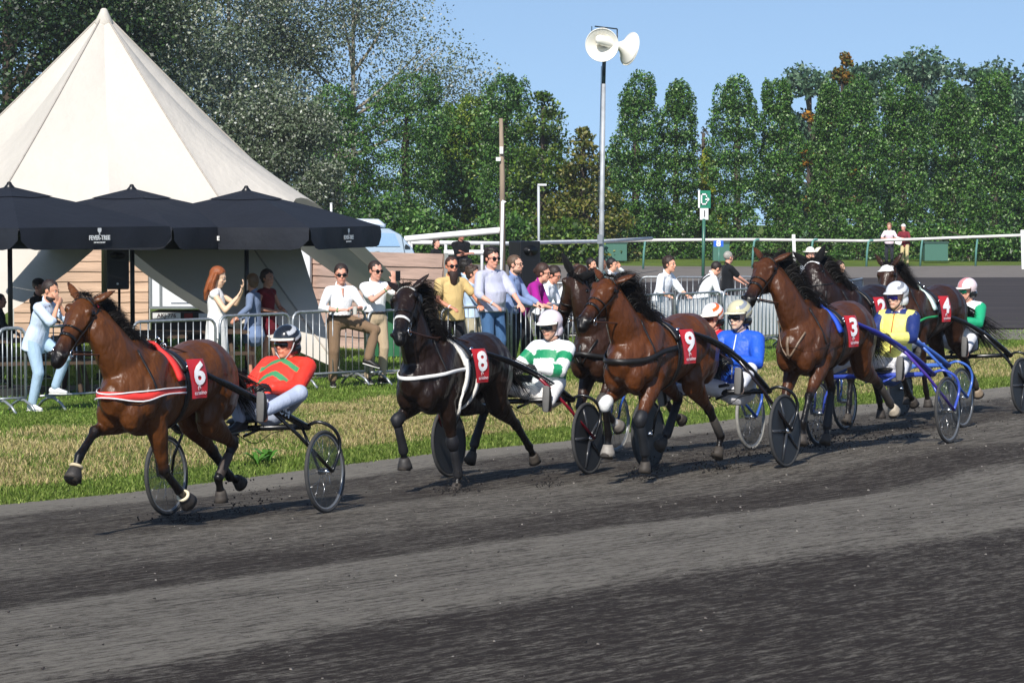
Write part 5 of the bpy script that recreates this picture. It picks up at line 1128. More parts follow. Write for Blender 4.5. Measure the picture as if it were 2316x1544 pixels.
    if c.get('phone'):
        s=1 if c['phone']=='L' else -1; p=arms[s][2]+V(*c.get('poff',(.05,0,.09)))*k; g=MB(); g.box(p,(.012,.075,.15)); q=thing('phone',c.get('phonelab','black smartphone held up by a spectator'),'phone',(0,0,0)); bpy.data.objects.remove(q)
        ph=link('phone',mesh_of(g,'phone',False),paint('15161a',.15)); ph.location=loc; ph.rotation_euler=(0,0,rz); tag(ph,c.get('phonelab','black smartphone'),'phone')
    if c.get('ponytail'): pass
    return o,arms
# ---------------------------------------------------------------- sulkies
def clear_mat():
    if 'smoky_disc' in _M: return _M['smoky_disc']
    m=mat('smoky_disc','3a3c3c',rough=.25,var=.3,vs=9); m.node_tree.nodes['Principled BSDF'].inputs['Alpha'].default_value=.34; return m
def sulky(c,w,az,roll,lab,fc,wheel,tip,shaftc=None,tyre='353535',arch=.10,logo=None,seat='141414',brace=None):
    root=thing('sulky',lab,'sulky',c,0,'two-wheeled racing sulkies'); root.rotation_euler=(roll,0,math.atan2(-math.cos(R(az)),-math.sin(R(az))))
    FM=paint(fc,.25); SM=paint(shaftc or fc,.22); hw=w/2
    bz=.735
    b=MB(); b.tube([V(0,-hw+.14,bz),V(0,hw-.14,bz)],.026,10); part('crossbar',b,FM,root)
    tx,ty,tz=tip
    for s in (-1,1):
        a=V(.02,s*(hw-.15),bz); t=V(tx,s*ty,tz); m=a.lerp(t,.5)+V(0,s*.03,arch)
        path=bez(a+V(-.03,0,-.01),m+(m-a.lerp(t,.5)),t,14)
        p=MB(); p.tube(path,[(.021 if i>9 else .028,.027 if i>9 else .040) for i in range(14)],10); sh=part('shaft',p,SM,root)
        e=MB(); e.ell(t,(.035,.024,.024)); part('shaft_tip',e,CHROME(),sh); e=MB(); e.tube([path[9]+V(0,s*.03,0),path[9]-V(0,s*.03,0)],.016,8); part('shaft_bolt',e,CHROME(),sh)
        # fork over the wheel
        f=MB(); hub=V(0,s*hw,.35); f.tube(catm([V(0,s*(hw-.16),bz),V(-.02,s*(hw-.05),bz+.035),V(-.07,s*(hw+.055),bz-.02),V(-.13,s*(hw+.085),bz-.12),V(-.12,s*(hw+.08),.50),hub+V(-.01,s*.065,0)],4),.015,8); part('wheel_fork',f,FM,root)
        f=MB(); f.tube([V(.0,s*(hw-.20),bz),V(.02,s*(hw-.10),.52),hub-V(0,s*.05,0)],.013,7); part('inner_strut',f,FM,root)
        f=MB(); q=path[5]; f.tube([q,q.lerp(hub+V(0,s*.06,0),.5)+V(.02,s*.02,.02),hub+V(.01,s*.075,0)],.016,8); part('diagonal_brace',f,paint(brace or fc,.25),root)
        # foot rest
        f=MB(); q=path[4]; f.tube([q,q+V(.02,s*-.02,.06),q+V(.03,-s*.10,.07)],.012,6); f.tube([q+V(.0,0,0),q+V(.10,-s*.05,.10)],.012,6); part('foot_rest',f,FM,root)
        # wheel
        hb=MB(); hb.tube([hub-V(0,.055,0),hub+V(0,.055,0)],.026,12); wh=part('wheel',hb,CHROME(),root)
        ty_=MB(); torus(ty_,hub,(0,1,0),.333,.018,44,8); part('tyre',ty_,mat('tyre_'+tyre,tyre,rough=.8,var=.2,vs=20),wh)
        rm=MB(); torus(rm,hub,(0,1,0),.312,.011,44,6)
        if wheel=='mag':
            part('rim',rm,paint('1e1e1f',.4),wh)
            for k in range(5):
                an=2*math.pi*k/5+.3+s; sp=MB(); d=V(math.cos(an),0,math.sin(an)); sp.tube([hub+d*.03+V(0,s*.022,0),hub+d*.30+V(0,s*.010,0)],[(.020,.012),(.014,.010)],8); part('spoke',sp,paint('34363a',.25),wh)
            dk=MB(); dk.tube([hub-V(0,.010,0),hub+V(0,.010,0)],.308,36); part('disc',dk,paint('232426',.45),wh,False)
        else:
            part('rim',rm,paint('a9abac',.3,.6),wh)
            sp=MB()
            for k in range(16):
                an=2*math.pi*k/16; d=V(math.cos(an),0,math.sin(an)); sp.tube([hub+d*.02+V(0,(.03 if k%2 else -.03),0),hub+d*.31],.0022,4)
            part('spokes',sp,CHROME(),wh)
            for q in (-1,1):
                dk=MB(); n=36; vs=[hub+V(0,q*.032,0)]+[hub+V(math.cos(2*math.pi*k/n)*.308,q*.008,math.sin(2*math.pi*k/n)*.308) for k in range(n)]; dk.add(vs,[(0,1+k,1+(k+1)%n) for k in range(n)]); part('disc',dk,clear_mat(),wh,False)
    b=MB()
    for s in (-1,1): b.tube([V(0,s*.13,bz),V(-.06,s*.11,bz+.07),V(-.10,s*.10,bz+.06)],.014,7); b.tube([V(0,s*.2,bz),V(.16,s*.10,bz-.06),V(.0,s*.04,bz-.05)],.012,7)
    part('seat_bracket',b,FM,root)
    b=MB(); b.limb([V(-.24,0,bz+.08),V(-.10,0,bz+.07),V(.05,0,bz+.06)],[(.17,.025),(.19,.03),(.13,.022)],16,side=(0,1,0)); st=part('seat',b,paint(seat,.6),root)
    b=MB(); b.limb([V(-.25,0,bz+.08),V(-.28,0,bz+.16),V(-.30,0,bz+.23)],[(.15,.018),(.16,.018),(.14,.014)],14,side=(0,1,0)); part('backrest',b,paint(seat,.6),st)
    cb=MB(); cb.tube(catm([V(.0,-.35,bz-.02),V(.02,-.22,bz-.10),V(.0,-.1,bz-.03),V(.02,.12,bz-.13),V(.0,.28,bz-.05),V(.0,.40,bz-.03)],5),.004,5); part('cable',cb,paint('101010'),root)
    if logo:
        txt,col,size=logo; tm=text_mesh(txt,size,.0,size*.03,1.15); a=V(.02,(hw-.15),bz); t=V(tx,ty,tz); m=a.lerp(t,.5)+V(0,.03,arch); path=bez(a,m+(m-a.lerp(t,.5)),t,14); L=(path[7]-path[2]).length
        d=(path[2]-path[6]).normalized(); n_=V(0,1,0); n_=(n_-d*n_.dot(d)).normalized(); u=n_.cross(d); 
        if u.z<0: u=-u
        g=MB(); o=path[4]+n_*.033; g.add([o+d*v.co.x+u*v.co.y for v in tm.vertices],[tuple(p.vertices) for p in tm.polygons]); part('lettering',g,paint(col,.4),root,False)
    return root
def hoops(c1,c2,z0,h,ph=0):
    def f(x,y,z,co,A):
        m=(np.floor((z+ph)/h)%2)==0; return np.where(m[:,None],np.array(lin(c1)),np.array(lin(c2)))
    return f
def f_red(x,y,z,co,A):
    base=np.tile(np.array(lin('e23a2a')),(len(x),1)); g=np.array(lin('3f8a5c')); ay=np.abs(y); fr=(x>.02)&(ay<.185)
    q=z+.52*ay; base[fr&(((q>-.12)&(q<-.065))|((q>-.30)&(q<-.235)))]=g; return base
def f_stripe(x,y,z,co,A):
    W=np.array(lin('f0f2f2')); G=np.array(lin('1d8a5c')); m=((z<-.10)&(z>-.19))|((z<-.29)&(z>-.37)); base=np.where(m[:,None],G,W)
    for a in A:
        best=np.full(len(co),9.); tt=np.zeros(len(co))
        for j,(p,q) in enumerate(((a[0],a[1]),(a[1],a[2]))):
            d=q-p; t=np.clip(((co-p)@d)/(d@d),0,1); r=np.linalg.norm(co-(p+t[:,None]*d),axis=1); k=r<best; best[k]=r[k]; tt[k]=(j+t)[k]
        arm=(best<.10)&(tt>.12); g=((tt>.30)&(tt<.62))|((tt>1.02)&(tt<1.38)); base[arm]=np.where(g[arm][:,None],G,W)
    return base
def armsplit(body,armc,extra=None):
    def f(x,y,z,co,A):
        base=np.tile(np.array(lin(body)),(len(x),1)); ar=np.zeros(len(x),bool)
        for a in A:
            for p,q in ((a[0],a[1]),(a[1],a[2])):
                d=q-p; t=np.clip(((co-p)@d)/(d@d),0,1); ar|=(np.linalg.norm(co-(p+t[:,None]*d),axis=1)<.078)&(np.abs(y)>.142)
            d=a[1]-a[0]
        side=armc if isinstance(armc,dict) else {1:armc,-1:armc}
        for s in (1,-1): base[ar&(np.sign(y)==s)]=np.array(lin(side[s]))
        if extra: base=extra(base,x,y,z,co,A)
        return base
    return f
def ex_yellow(b,x,y,z,co,A):
    for a in A:
        d=a[2]-a[1]; t=((co-a[1])@d)/(d@d); m=(np.linalg.norm(co-(a[1]+np.clip(t,0,1)[:,None]*d),axis=1)<.07)&(t>.25); b[m]=np.array(lin('e3e07a'))
    b[(z>-.045)&(np.abs(y)<.12)]=np.array(lin('1e2f6a')); return b
def ex_orange(b,x,y,z,co,A):
    b[(z>-.09)]=np.array(lin('c02030')); return b
def driver(c,az,roll,off,lab,cfg):
    a=R(az); h=V(-math.sin(a),-math.cos(a),0); l=V(math.cos(a),-math.sin(a),0)
    base=dict(pel=(-.10,0,.88),neck=(-.22,0,1.42),hoff=(.05,0,.155),head=(0,6,0),handL=(.20,.09,1.20),handR=(.22,-.09,1.18),hdL=(1,-.3,0),hdR=(1,.3,0),pnL=(0,-.6,-.8),pnR=(0,.6,-.8),thL=(0,0,1),thR=(0,0,1),curl=1.5,
      poleL=(-.4,.8,-.5),poleR=(-.4,-.8,-.5),footL=(.68,.40,.86),footR=(.68,-.40,.86),kpL=(0,.35,1),kpR=(0,-.35,1),toeL=(.15,.1,1),toeR=(.15,-.1,1),soleL=(1,0,-.1),soleR=(1,0,-.1),glove='141414',bulk=.022,loose=.012,pants='d8d8dc',shoec='2b2a2a',solec='6b6a68',tails=0,cuff=.92,vox=.009,cvox=.011,topname='racing_jacket',hk=1.05,tlow=.10)
    base.update(cfg); loc=V(*c)+h*off[0]+l*off[1]+V(0,0,off[2]); rz=math.atan2(h.y,h.x)
    o,ar=human(lab,loc,rz,base,'driver','person','drivers seated on the sulkies'); return o,ar
def rein(horse,H,bvh,drv,ar,col='4a2c1c',side=(1,-1)):
    MW=Matrix.Translation(horse.location)@Matrix.Rotation(horse.rotation_euler.z,4,'Z'); inv=MW.inverted(); DW=Matrix.Translation(drv.location)@Matrix.Rotation(drv.rotation_euler.z,4,'Z')
    for s in side:
        wr=inv@(DW@(ar[s][2]+V(.07,0,0))); b=H(.80,-.035,s*.070); q=bvh.find_nearest(V(.15,s*.09,1.62))[0]+V(0,0,.055); q2=V(-.45,s*.16,1.60)
        m=MB(); m.tube(catm([b,b.lerp(q,.5)-V(0,-s*.03,.03),q,q.lerp(wr,.5)+V(0,s*.03,.02),wr],6),(.007),6); part('rein',m,leather(col),horse)
HD={"6": {"O": [-2.835, 23.722, -0.049], "yaw": 24, "poll": [0.88, -0.22, 1.89], "muz": [1.31, -0.2, 1.48], "legs": {"RF": [81, 52, 29], "LF": [-17, -52, -54], "LH": [21, -62, 44, -18], "RH": [-10, -52, -50, -73]}, "c": [-2.307, 24.91, -0.039], "w": 1.55, "az": 24}, "8": {"O": [-0.547, 26.221, -0.035], "yaw": 27, "poll": [0.8, -0.06, 1.97], "muz": [1.22, 0.09, 1.57], "legs": {"RF": [68, -25, -10], "LF": [-18, -22, 15], "RH": [16, -78, 36, 25], "LH": [-11, -60, -50, -44]}, "c": [0.07, 27.433, 0.055], "w": 1.54, "az": 27}, "9": {"O": [1.412, 27.064, 0.051], "yaw": 30, "poll": [0.85, -0.1, 1.86], "muz": [1.34, -0.1, 1.51], "legs": {"RF": [64, -14, 4], "LF": [39, -20, -4], "RH": [51, -54, 37, 49], "LH": [29, -53, -43, 19]}, "c": [2.017, 28.111, 0.061], "w": 1.47, "az": 30}, "7": {"O": [1.181, 30.356, -0.041], "yaw": 30, "poll": [0.85, -0.08, 1.93], "muz": [0.75, -0.35, 1.4], "legs": {"RF": [30, -20, 0], "LF": [45, -50, -60], "RH": [27, -60, 31, -45], "LH": [44, -49, -47, -76]}, "c": [1.886, 31.577, -0.071], "w": 1.65, "az": 30}, "3": {"O": [3.323, 30.201, 0.021], "yaw": 30, "poll": [0.85, -0.25, 1.97], "muz": [1.31, -0.25, 1.59], "legs": {"RF": [32, 35, -42], "LF": [44, 29, 5], "RH": [60, -32, 17, 10], "LH": [-10, -67, -55, -49]}, "c": [4.093, 31.534, 0.001], "w": 1.48, "az": 30}, "2": {"O": [4.33, 35.618, -0.066], "yaw": 31, "poll": [0.72, -0.22, 1.8], "muz": [0.98, -0.06, 1.27], "legs": {"RF": [5, 7, 1], "LF": [6, 9, 15], "RH": [9, -37, -33, -16], "LH": [-10, -45, -42, -53]}, "c": [5.03, 36.784, -0.246], "w": 1.49, "az": 31}, "4": {"O": [5.605, 38.771, -0.15], "yaw": 34, "poll": [0.8, -0.09, 1.78], "muz": [1.07, -0.05, 1.25], "legs": {"RF": [-23, -20, -13], "LF": [-16, -18, -22], "RH": [-10, -37, -35, -34], "LH": [-10, -46, -44, -38]}, "c": [6.231, 39.699, -0.28], "w": 1.7, "az": 34}}
RIG={}
RIG['6']=dict(lab='bright bay horse number 6 leading the field, with red saddle pad and breast strap',coat='553014',
 S=dict(num='6',pad='e0322e',headpad='b81f2e',collar=('e03a34',.058),collar_edge='eeeeee',cz=1.19,cdz=.0,boots=dict(RF=dict(bell='2e2a27',ring='c9b896'),LF=dict(bell='2e2a27',ring='d8ccae'),LH=dict(bandage='3a302a')),ear=.75,manel=.17,hside=(-.35,.94)),
 sulky=dict(lab='black sulky with clear spoked wheels and white shaft lettering, behind horse number 6',fc='111214',wheel='clear',tip=(1.36,.285,1.34),arch=0.0,logo=('CUSTOM','d9d9d9',.085)),
 drv=dict(off=(0,.22,.06),lab='reclining driver in a red jacket with green chevrons and dark silver-striped helmet, behind horse 6',cfg=dict(shirtfn=f_red,collar='eceff2',helmet=('1a1d22','b9bcc0','swirl'),visor='e4e2d6',strap='b8b8b8',goggles='0b0b0d',skin='c07a5c',pants='aab4c8',pel=(-.02,0,.84),neck=(-.38,0,1.25),hoff=(.07,0,.145),head=(-10,2,0),belly=.03,w=1.10,tails=0,footR=(.10,-.22,.74),kpR=(1,-1.2,.0),footL=(.62,.30,.88),kpL=(0,.8,.5),handL=(.12,.08,1.04),handR=(.12,-.12,1.02),toeR=(1,-.2,-.1),soleR=(0,0,-1))))
RIG['8']=dict(lab='near-black horse number 8 with white noseband and white fleece girth, head held high',coat='20140e',
 S=dict(num='8',pad='e3e0d8',fleece=1,nose='ecebe6',brow='b9b7b2',collar=('e6e4e0',.032),cz=1.22,cdz=.04,boots=dict(RF=dict(knee='15151a',cannon='1b1b1e',bell='2f2c2a'),LF=dict(knee='15151a',cannon='1b1b1e'),RH=dict(cannon='18181a')),ear=.8,dark='0a0807',blinker=1,manel=.30)
 ,sulky=dict(lab='black sulky with a dark red brace and five-spoke wheels, behind horse 8',fc='131416',wheel='mag',tip=(1.40,.285,1.30),arch=.06,brace='7a1424',logo=('SPRINTER','c8c8c8',.055)),
 drv=dict(off=(-.05,.24,-.08),lab='driver in a green-and-white hooped jacket and pale pink helmet behind horse 8',cfg=dict(shirtfn=f_stripe,collar='d8d8da',helmet=('e6d7dc','c8b0b8'),visor='f0ece0',strap='2a2a2a',goggles='23262c',skin='b98a72',pants='e8e6e4',neck=(-.20,0,1.40),head=(-8,8,0),handL=(.20,.02,1.16),handR=(.20,-.16,1.14))))
RIG['9']=dict(lab='bay horse number 9 with black shoulder strap and white knee boot',coat='522c12',
 S=dict(num='9',collar=('14110f',.05),cz=1.16,cdz=.10,boots=dict(RF=dict(knee='dededa',bell='8b857c'),LF=dict(knee='15161a',cannon='101318'),LH=dict(bandage='4a4540'),RH=dict(cannon='15161a')),ear=.8,manel=.30,hside=(-.3,.95)),
 sulky=dict(lab='black sulky with arched shafts and five-spoke wheels, behind horse number 9',fc='101113',wheel='mag',tip=(1.26,.285,1.38),arch=.11,brace='1a1214'),
 drv=dict(off=(-.05,.14,-.14),lab='driver in a plain royal blue jacket and gold-silver helmet behind horse 9',cfg=dict(shirtfn=armsplit('2358c8','2358c8'),collar='2358c8',helmet=('c9c2a0','8a8f98','swirl','1a1b1d'),visor='d9d4b8',strap='2a2a2a',goggles='18120f',skin='d0a288',zip='dfe6f2',footL=(.62,.38,1.0),neck=(-.17,0,1.46),head=(-14,4,0),beard=.0)))
RIG['7']=dict(lab='dark bay horse with black ear hoods, half hidden behind horse number 9',coat='2f1c11',
 S=dict(hood=1,collar=('12100e',.05),cz=1.12,cdz=.04,boots=dict(RF=dict(bell='77716a',cannon='d8d8d6'),LF=dict(knee='3a3734',bell='77716a')),ear=.75,earn=.2,manel=.18,martingale='141210',socks='LFRF',sock='d8d8d6'),
 sulky=dict(lab='blue-framed sulky with clear white-rimmed wheels, between the sulkies of horses 8 and 3',fc='2f55a8',wheel='clear',tip=(1.45,.285,1.36),arch=.05,tyre='8c8a84'),
 drv=dict(off=(-.05,.24,-.13),lab='driver in a red and orange jacket and white-orange helmet, partly hidden by the blue driver',cfg=dict(shirtfn=armsplit('efa51e','d8761e',ex_orange),collar='c02030',helmet=('f0ece6','d8662a','swirl','1a1b1d'),visor='eeeadc',strap='2a2a2a',goggles='4a1a12',skin='cf9a82',head=(-14,8,0),pants='e6e6e6')))
RIG['3']=dict(lab='glossy bay trotting horse number 3 with a bright blue saddle pad and brown martingale',coat='4a2913',
 S=dict(num='3',numc='8f1f28',pad='2450c8',collar=('1c1714',.0001),martingale='7d6a58',boots=dict(RF=dict(bell='4a4038'),LH=dict(cannon='4d4640',bell='b7ab98'),RH=dict(cannon='15161a')),ear=.8,manel=.30,hside=(-.25,.97)),
 sulky=dict(lab='blue and violet sulky with clear wheels, the nearer blue one behind horse number 3',fc='3a4fae',wheel='clear',tip=(1.55,.285,1.38),arch=.06,shaftc='2a2f8c',brace='4a3590'),
 drv=dict(off=(-.02,.07,-.04),lab='driver in a yellow waistcoat with navy sleeves and white scribbled helmet behind horse 3',cfg=dict(shirtfn=armsplit('e6e278','1e2f6a',ex_yellow),collar='eef0f2',helmet=('dcdde0','8a8d94','swirl'),visor='e8e8e6',strap='1a1a1a',goggles='2b1a7a',skin='c79a84',zip='b5622c',neck=(-.18,0,1.46),head=(-16,4,0),beard=.0,handL=(.22,.08,1.20),handR=(.24,-.08,1.18))))
RIG['2']=dict(lab='dark brown horse number 2 with black ear hoods and a white browband, behind horse 3',coat='22130d',
 S=dict(num='2',numc='c2242e',hood=1,brow='e8e8e8',collar=('12100e',.05),boots={},ear=.62,earn=.25,manel=.26,dark='0d0908'),
 sulky=dict(lab='mid-blue sulky seen between the violet sulky and the black one of horse 4',fc='3f66b8',wheel='clear',tip=(1.45,.285,1.30),arch=.05),
 drv=dict(off=(.0,-.20,-.17),lab='driver in a cream jacket almost hidden behind the yellow-vested driver',cfg=dict(shirtfn=armsplit('e2ded2','e2ded2'),collar='e2ded2',helmet=('d8d4c8','b0aca0'),goggles='202020',skin='c79a84',pants='5a78b8',head=(-12,6,0),pel=(-.08,0,.80),neck=(-.36,.0,1.24))))
RIG['4']=dict(lab='dark bay horse number 4 with a white forehead cover, last of the field',coat='341e11',
 S=dict(num='4',cap='eceae6',pad='cfe6dc',collar=('2a9a5c',.03),boots=dict(LH=dict(bell='8a7a66',cannon='4a423a')),ear=.6,earn=.2,manel=.22,dark='100b08',taill=.85,tail=(-.9,.35,-.5)),
 sulky=dict(lab='black sulky with light-edged shaft and grey five-spoke wheels, last at the right picture edge',fc='17181a',wheel='mag',tip=(1.40,.285,1.34),arch=.09),
 drv=dict(off=(-.05,-.05,-.0),lab='driver in a white jacket with one green sleeve and pink-topped helmet behind horse 4',cfg=dict(shirtfn=armsplit('f0f1f2',{1:'1fa070',-1:'f0f1f2'}),collar='eef0f2',helmet=('ecd6d6','d88a8a','band','1a1b1d'),visor='f0e6dc',strap='2a2a2a',goggles='10805a',skin='c98c74',head=(-22,6,0))))
RIGS_ON=globals().get('RIGS_ON') or list(RIG)
for k in RIGS_ON:
    d=dict(HD[k]); r=RIG[k]; a_=R(d['az']); c0=Vector(d['c']); cc=c0.copy(); lv=V(math.cos(a_),-math.sin(a_),0)*d['w']/2
    for _ in range(4):
        zr,zl=gz(cc.x+lv.x,cc.y+lv.y),gz(cc.x-lv.x,cc.y-lv.y); zt=(zr+zl)/2; f_=(CAMZ-zt)/(CAMZ-c0.z); cc=V(c0.x*f_,c0.y*f_,zt)
    roll_=math.atan2(zr-zl,d['w']); dl=cc-c0; d['c']=tuple(cc); d['O']=tuple(Vector(d['O'])+dl)
    o,H,bvh=make_horse(d['O'],d['yaw'],d['poll'],d['muz'],d['legs'],r['lab'],r['coat'],S=r['S'],seed=ord(k))
    r['o']=o
    sulky(V(*d['c']),d['w'],d['az'],roll_,**r['sulky'])
    dv=r['drv']; q,ar=driver(d['c'],d['az'],.058,dv['off'],dv['lab'],dv['cfg'])
    rein(o,H,bvh,q,ar)
# ---------------------------------------------------------------- spectators
def spec(lab,x,ytop,Y,face,cfg,k=None,grp=None):
    ppm=FPX/Y; p=at(x,450,Y); g=GZ; h=(CAMZ+(450-ytop)/ppm)-g
    c=dict(vox=.011,cvox=.013); c.update(cfg)
    std=c.get('std',1.775); c['s']=k or h/std
    o,a=human(lab,V(p.x,p.y,g),R(face),c); return o
RAIL=dict(handL=(.36,.20,1.02),handR=(.36,-.20,1.02),pnL=(0,0,-1),pnR=(0,0,-1),hdL=(.9,-.3,-.2),hdR=(.9,.3,-.2),curl=1.2)
FC=-55
spec('bearded man in light-blue shirt and pale jeans leaning on the barrier, hand at mouth',90,630,36.95,-24,dict(pel=(-.08,0,.93),neck=(.10,0,1.42),head=(4,12,0),hoff=(.05,0,.155),shirt='c6d6ec',sleeve=.9,pants='a3bdd2',shoec='e8e8e8',hair='crop',hairc='2a1c16',beard=.02,beardc='2a1c16',handL=(.26,.02,1.40),handR=(.27,-.03,1.36),poleL=(.3,.6,-1),poleR=(.2,-.6,-1),hdL=(.1,-.5,.8),hdR=(.2,.6,.7),pnL=(-1,0,0),pnR=(-1,0,0),footL=(.14,.10,.30),footR=(-.08,-.10,.09),skin='b98468',tail=.10,std=1.72,eyes=1))
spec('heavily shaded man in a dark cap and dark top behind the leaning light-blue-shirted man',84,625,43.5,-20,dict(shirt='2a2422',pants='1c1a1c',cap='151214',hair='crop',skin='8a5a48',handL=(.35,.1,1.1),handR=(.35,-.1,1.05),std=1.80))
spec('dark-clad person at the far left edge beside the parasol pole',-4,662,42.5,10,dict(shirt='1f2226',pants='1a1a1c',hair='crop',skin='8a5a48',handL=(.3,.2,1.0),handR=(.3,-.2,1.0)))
spec('red-haired woman in a white dress filming with a small phone',488,602,40.6,-5,dict(w=.84,shirt='ecebe8',sleeve=.0,dress='f0efec',hem=.28,hair='long',hairc='8a4a22',skin='d6a184',head=(0,14,0),handL=(.36,.06,1.44),handR=(.32,-.12,1.34),poleL=(.1,.4,-1),poleR=(.1,-.4,-1),hdL=(.3,-.2,1),hdR=(.5,.4,.8),pnL=(-1,0,0),pnR=(-1,0,0),phone='L',phonelab='small black phone held up by the red-haired woman',collar=None,shoec='e2d8cc',poff=(.07,0,.07)))
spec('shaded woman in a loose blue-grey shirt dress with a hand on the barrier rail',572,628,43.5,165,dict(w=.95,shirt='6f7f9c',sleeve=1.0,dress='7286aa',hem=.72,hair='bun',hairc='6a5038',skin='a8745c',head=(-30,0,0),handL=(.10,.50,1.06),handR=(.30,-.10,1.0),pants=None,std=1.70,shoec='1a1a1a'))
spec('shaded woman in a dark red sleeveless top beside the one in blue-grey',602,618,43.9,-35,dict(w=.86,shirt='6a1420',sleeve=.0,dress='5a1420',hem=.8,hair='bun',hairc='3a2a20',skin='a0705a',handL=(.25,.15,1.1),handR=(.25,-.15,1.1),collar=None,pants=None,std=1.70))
spec('man in white shirt and brown trousers with one foot up on the barrier',768,592,41.7,-70,dict(shirt='f1f2f3',pants='7d6650',belt=1,hair='short',hairc='2b1f18',glasses='dark',skin='b8806a',open_v=1,head=(-12,4,0),handL=(.34,.16,1.13),handR=(.28,-.10,1.10),hdL=(.2,-1,.1),hdR=(.3,1,.1),poleR=(-.3,-1,-.3),footL=(.24,.34,.40),kpL=(.3,1,.2),toeL=(.5,.9,-.3),shoec='17120f',sleeve=1,cuff=.35,neck=(.05,0,1.44),loose=.022,bandR='3d8a4a'))
def cup():
    p=at(803,703,41.2); m=MB(); m.tube([V(0,0,-.05),V(0,0,.06)],[.028,.036],14,cap=False); m.tube([V(0,0,-.05),V(0,0,-.045)],.028,14); o=part('plastic_cup',m,mat('clear_plastic','c8c4bc',rough=.1,var=.02),None); o.location=p; tag(o,'clear plastic cup in the hand of the man with brown trousers','cup')
cup()
spec('man in a white polo shirt and sunglasses holding a phone up to film',847,587,42.4,-60,dict(shirt='eff0f2',sleeve=.6,pants='b8a488',belt=1,hair='crop',hairc='2e211a',glasses='dark',skin='b98570',head=(10,6,0),handL=(.34,.14,1.47),handR=(.33,.02,1.36),hdL=(.1,-.2,1),hdR=(.4,.6,.7),pnL=(-1,0,0),pnR=(-1,0,0),poleL=(0,.7,-1),poleR=(0,-.7,-1),phone='L',phonelab='black smartphone raised by the man in the white polo shirt',bandR='3d8a4a',poff=(.05,.03,.08)))
spec('bearded man in a yellow polo shirt and sunglasses with both hands on the rail',1020,577,43.6,-62,dict(w=1.12,shirt='cdb27a',sleeve=.62,pants='26262a',hair='crop',hairc='3a241a',glasses='dark',beard=.15,beardc='2c1812',skin='b5775c',head=(-6,0,0),**{**RAIL,'handL':(.34,.30,1.06),'handR':(.34,-.18,1.04)},bandR='e8d8e0',tail=.06,belly=.03))
spec('young man in a pale blue shirt looking right, behind the bearded man',1066,595,45.2,-14,dict(shirt='bcd2ee',pants='b0a890',hair='full',hairc='3a2a1e',skin='c08a70',handL=(.34,.18,1.08),handR=(.40,-.1,1.10),pnL=(0,0,-1),pnR=(0,0,-1),std=1.80))
spec('dark-haired person mostly hidden behind the young man in pale blue',1052,583,47.2,10,dict(shirt='b4cbe6',pants='303438',hair='wavy',hairc='17110e',skin='c08a70'))
spec('tall heavy man in grey-lilac shirt and sunglasses with a hand on the rail',1112,553,43.6,-48,dict(w=1.12,shirt='b7b9cc',sleeve=.85,pants='44658c',belly=.09,hair='full',hairc='1f1511',glasses='dark',skin='c58a74',neck=(-.02,0,1.46),head=(-4,4,0),handL=(.38,.16,1.02),handR=(.30,-.24,1.02),pnL=(0,0,-1),pnR=(0,0,-1),bandR='9cc4e8',std=1.80))
spec('balding man in clear glasses and a blue-and-white shirt, leaning right behind the tall man',1150,570,44.9,-20,dict(shirt='8093bb',sleeve=1,pants='23252b',hair='crop',hairc='5a4636',glasses='clear',skin='c9937c',neck=(.08,0,1.44),beard=.01,beardc='6a5446',handL=(.42,.10,1.04),handR=(.42,-.12,1.02),pnL=(0,0,-1),pnR=(0,0,-1),std=1.78))
spec('woman in a bright purple top with tied dark hair leaning on the rail',1186,600,45.3,-15,dict(w=.88,shirt='a01f8a',sleeve=.95,pants='17171b',hair='bun',hairc='3a241a',glasses='clear',skin='c48c74',neck=(.24,0,1.40),pel=(-.10,0,.93),head=(0,8,0),hoff=(.06,0,.15),handL=(.48,.06,1.02),handR=(.48,-.1,1.00),pnL=(0,0,-1),pnR=(0,0,-1),bandR='9cc4e8',std=1.66))
spec('man in glasses and a white-collared blue-white shirt looking down, right of the purple top',1222,597,46.2,-22,dict(shirt='e6e9f2',collar='ffffff',pants='2a2c33',hair='short',hairc='2a1c16',glasses='clear',skin='c0836c',neck=(.18,0,1.40),head=(0,20,0),hoff=(.06,0,.15),handL=(.42,.14,1.04),handR=(.42,-.1,1.03),pnL=(0,0,-1),pnR=(0,0,-1),std=1.72))
spec('young man in a white shirt and light-blue trousers with both hands on the bannered barrier',1494,572,50.6,-32,dict(shirt='eef1f6',sleeve=.85,pants='a9c2de',hair='full',hairc='2f2018',skin='c58e74',neck=(.13,0,1.42),hoff=(.05,0,.16),head=(6,0,0),handL=(.50,.12,1.02),handR=(.36,-.22,1.00),pnL=(0,0,-1),pnR=(0,0,-1),std=1.77,tail=.04))
spec('man in a white shirt with dark braces seen from behind, bowing his head',1588,593,52.4,20,dict(shirt='eceef0',pants='b9b4a8',braces='2e2f33',hair='crop',hairc='241a15',skin='c08a70',neck=(.20,0,1.40),pel=(-.02,0,.94),head=(8,34,0),hoff=(.09,0,.12),handL=(.40,.22,1.04),handR=(.42,-.10,1.04),pnL=(0,0,-1),pnR=(0,0,-1),std=1.64,twist=0))
spec('grey-haired man in a black short-sleeved shirt looking away across the far track',1646,567,60.0,20,dict(w=1.08,shirt='15171b',sleeve=.7,pants='1b1f27',hair='crop',hairc='9c9890',skin='c08a74',head=(14,0,0),handL=(.42,.20,1.06),handR=(.42,-.12,1.06),pnL=(0,0,-1),pnR=(0,0,-1),std=1.77))
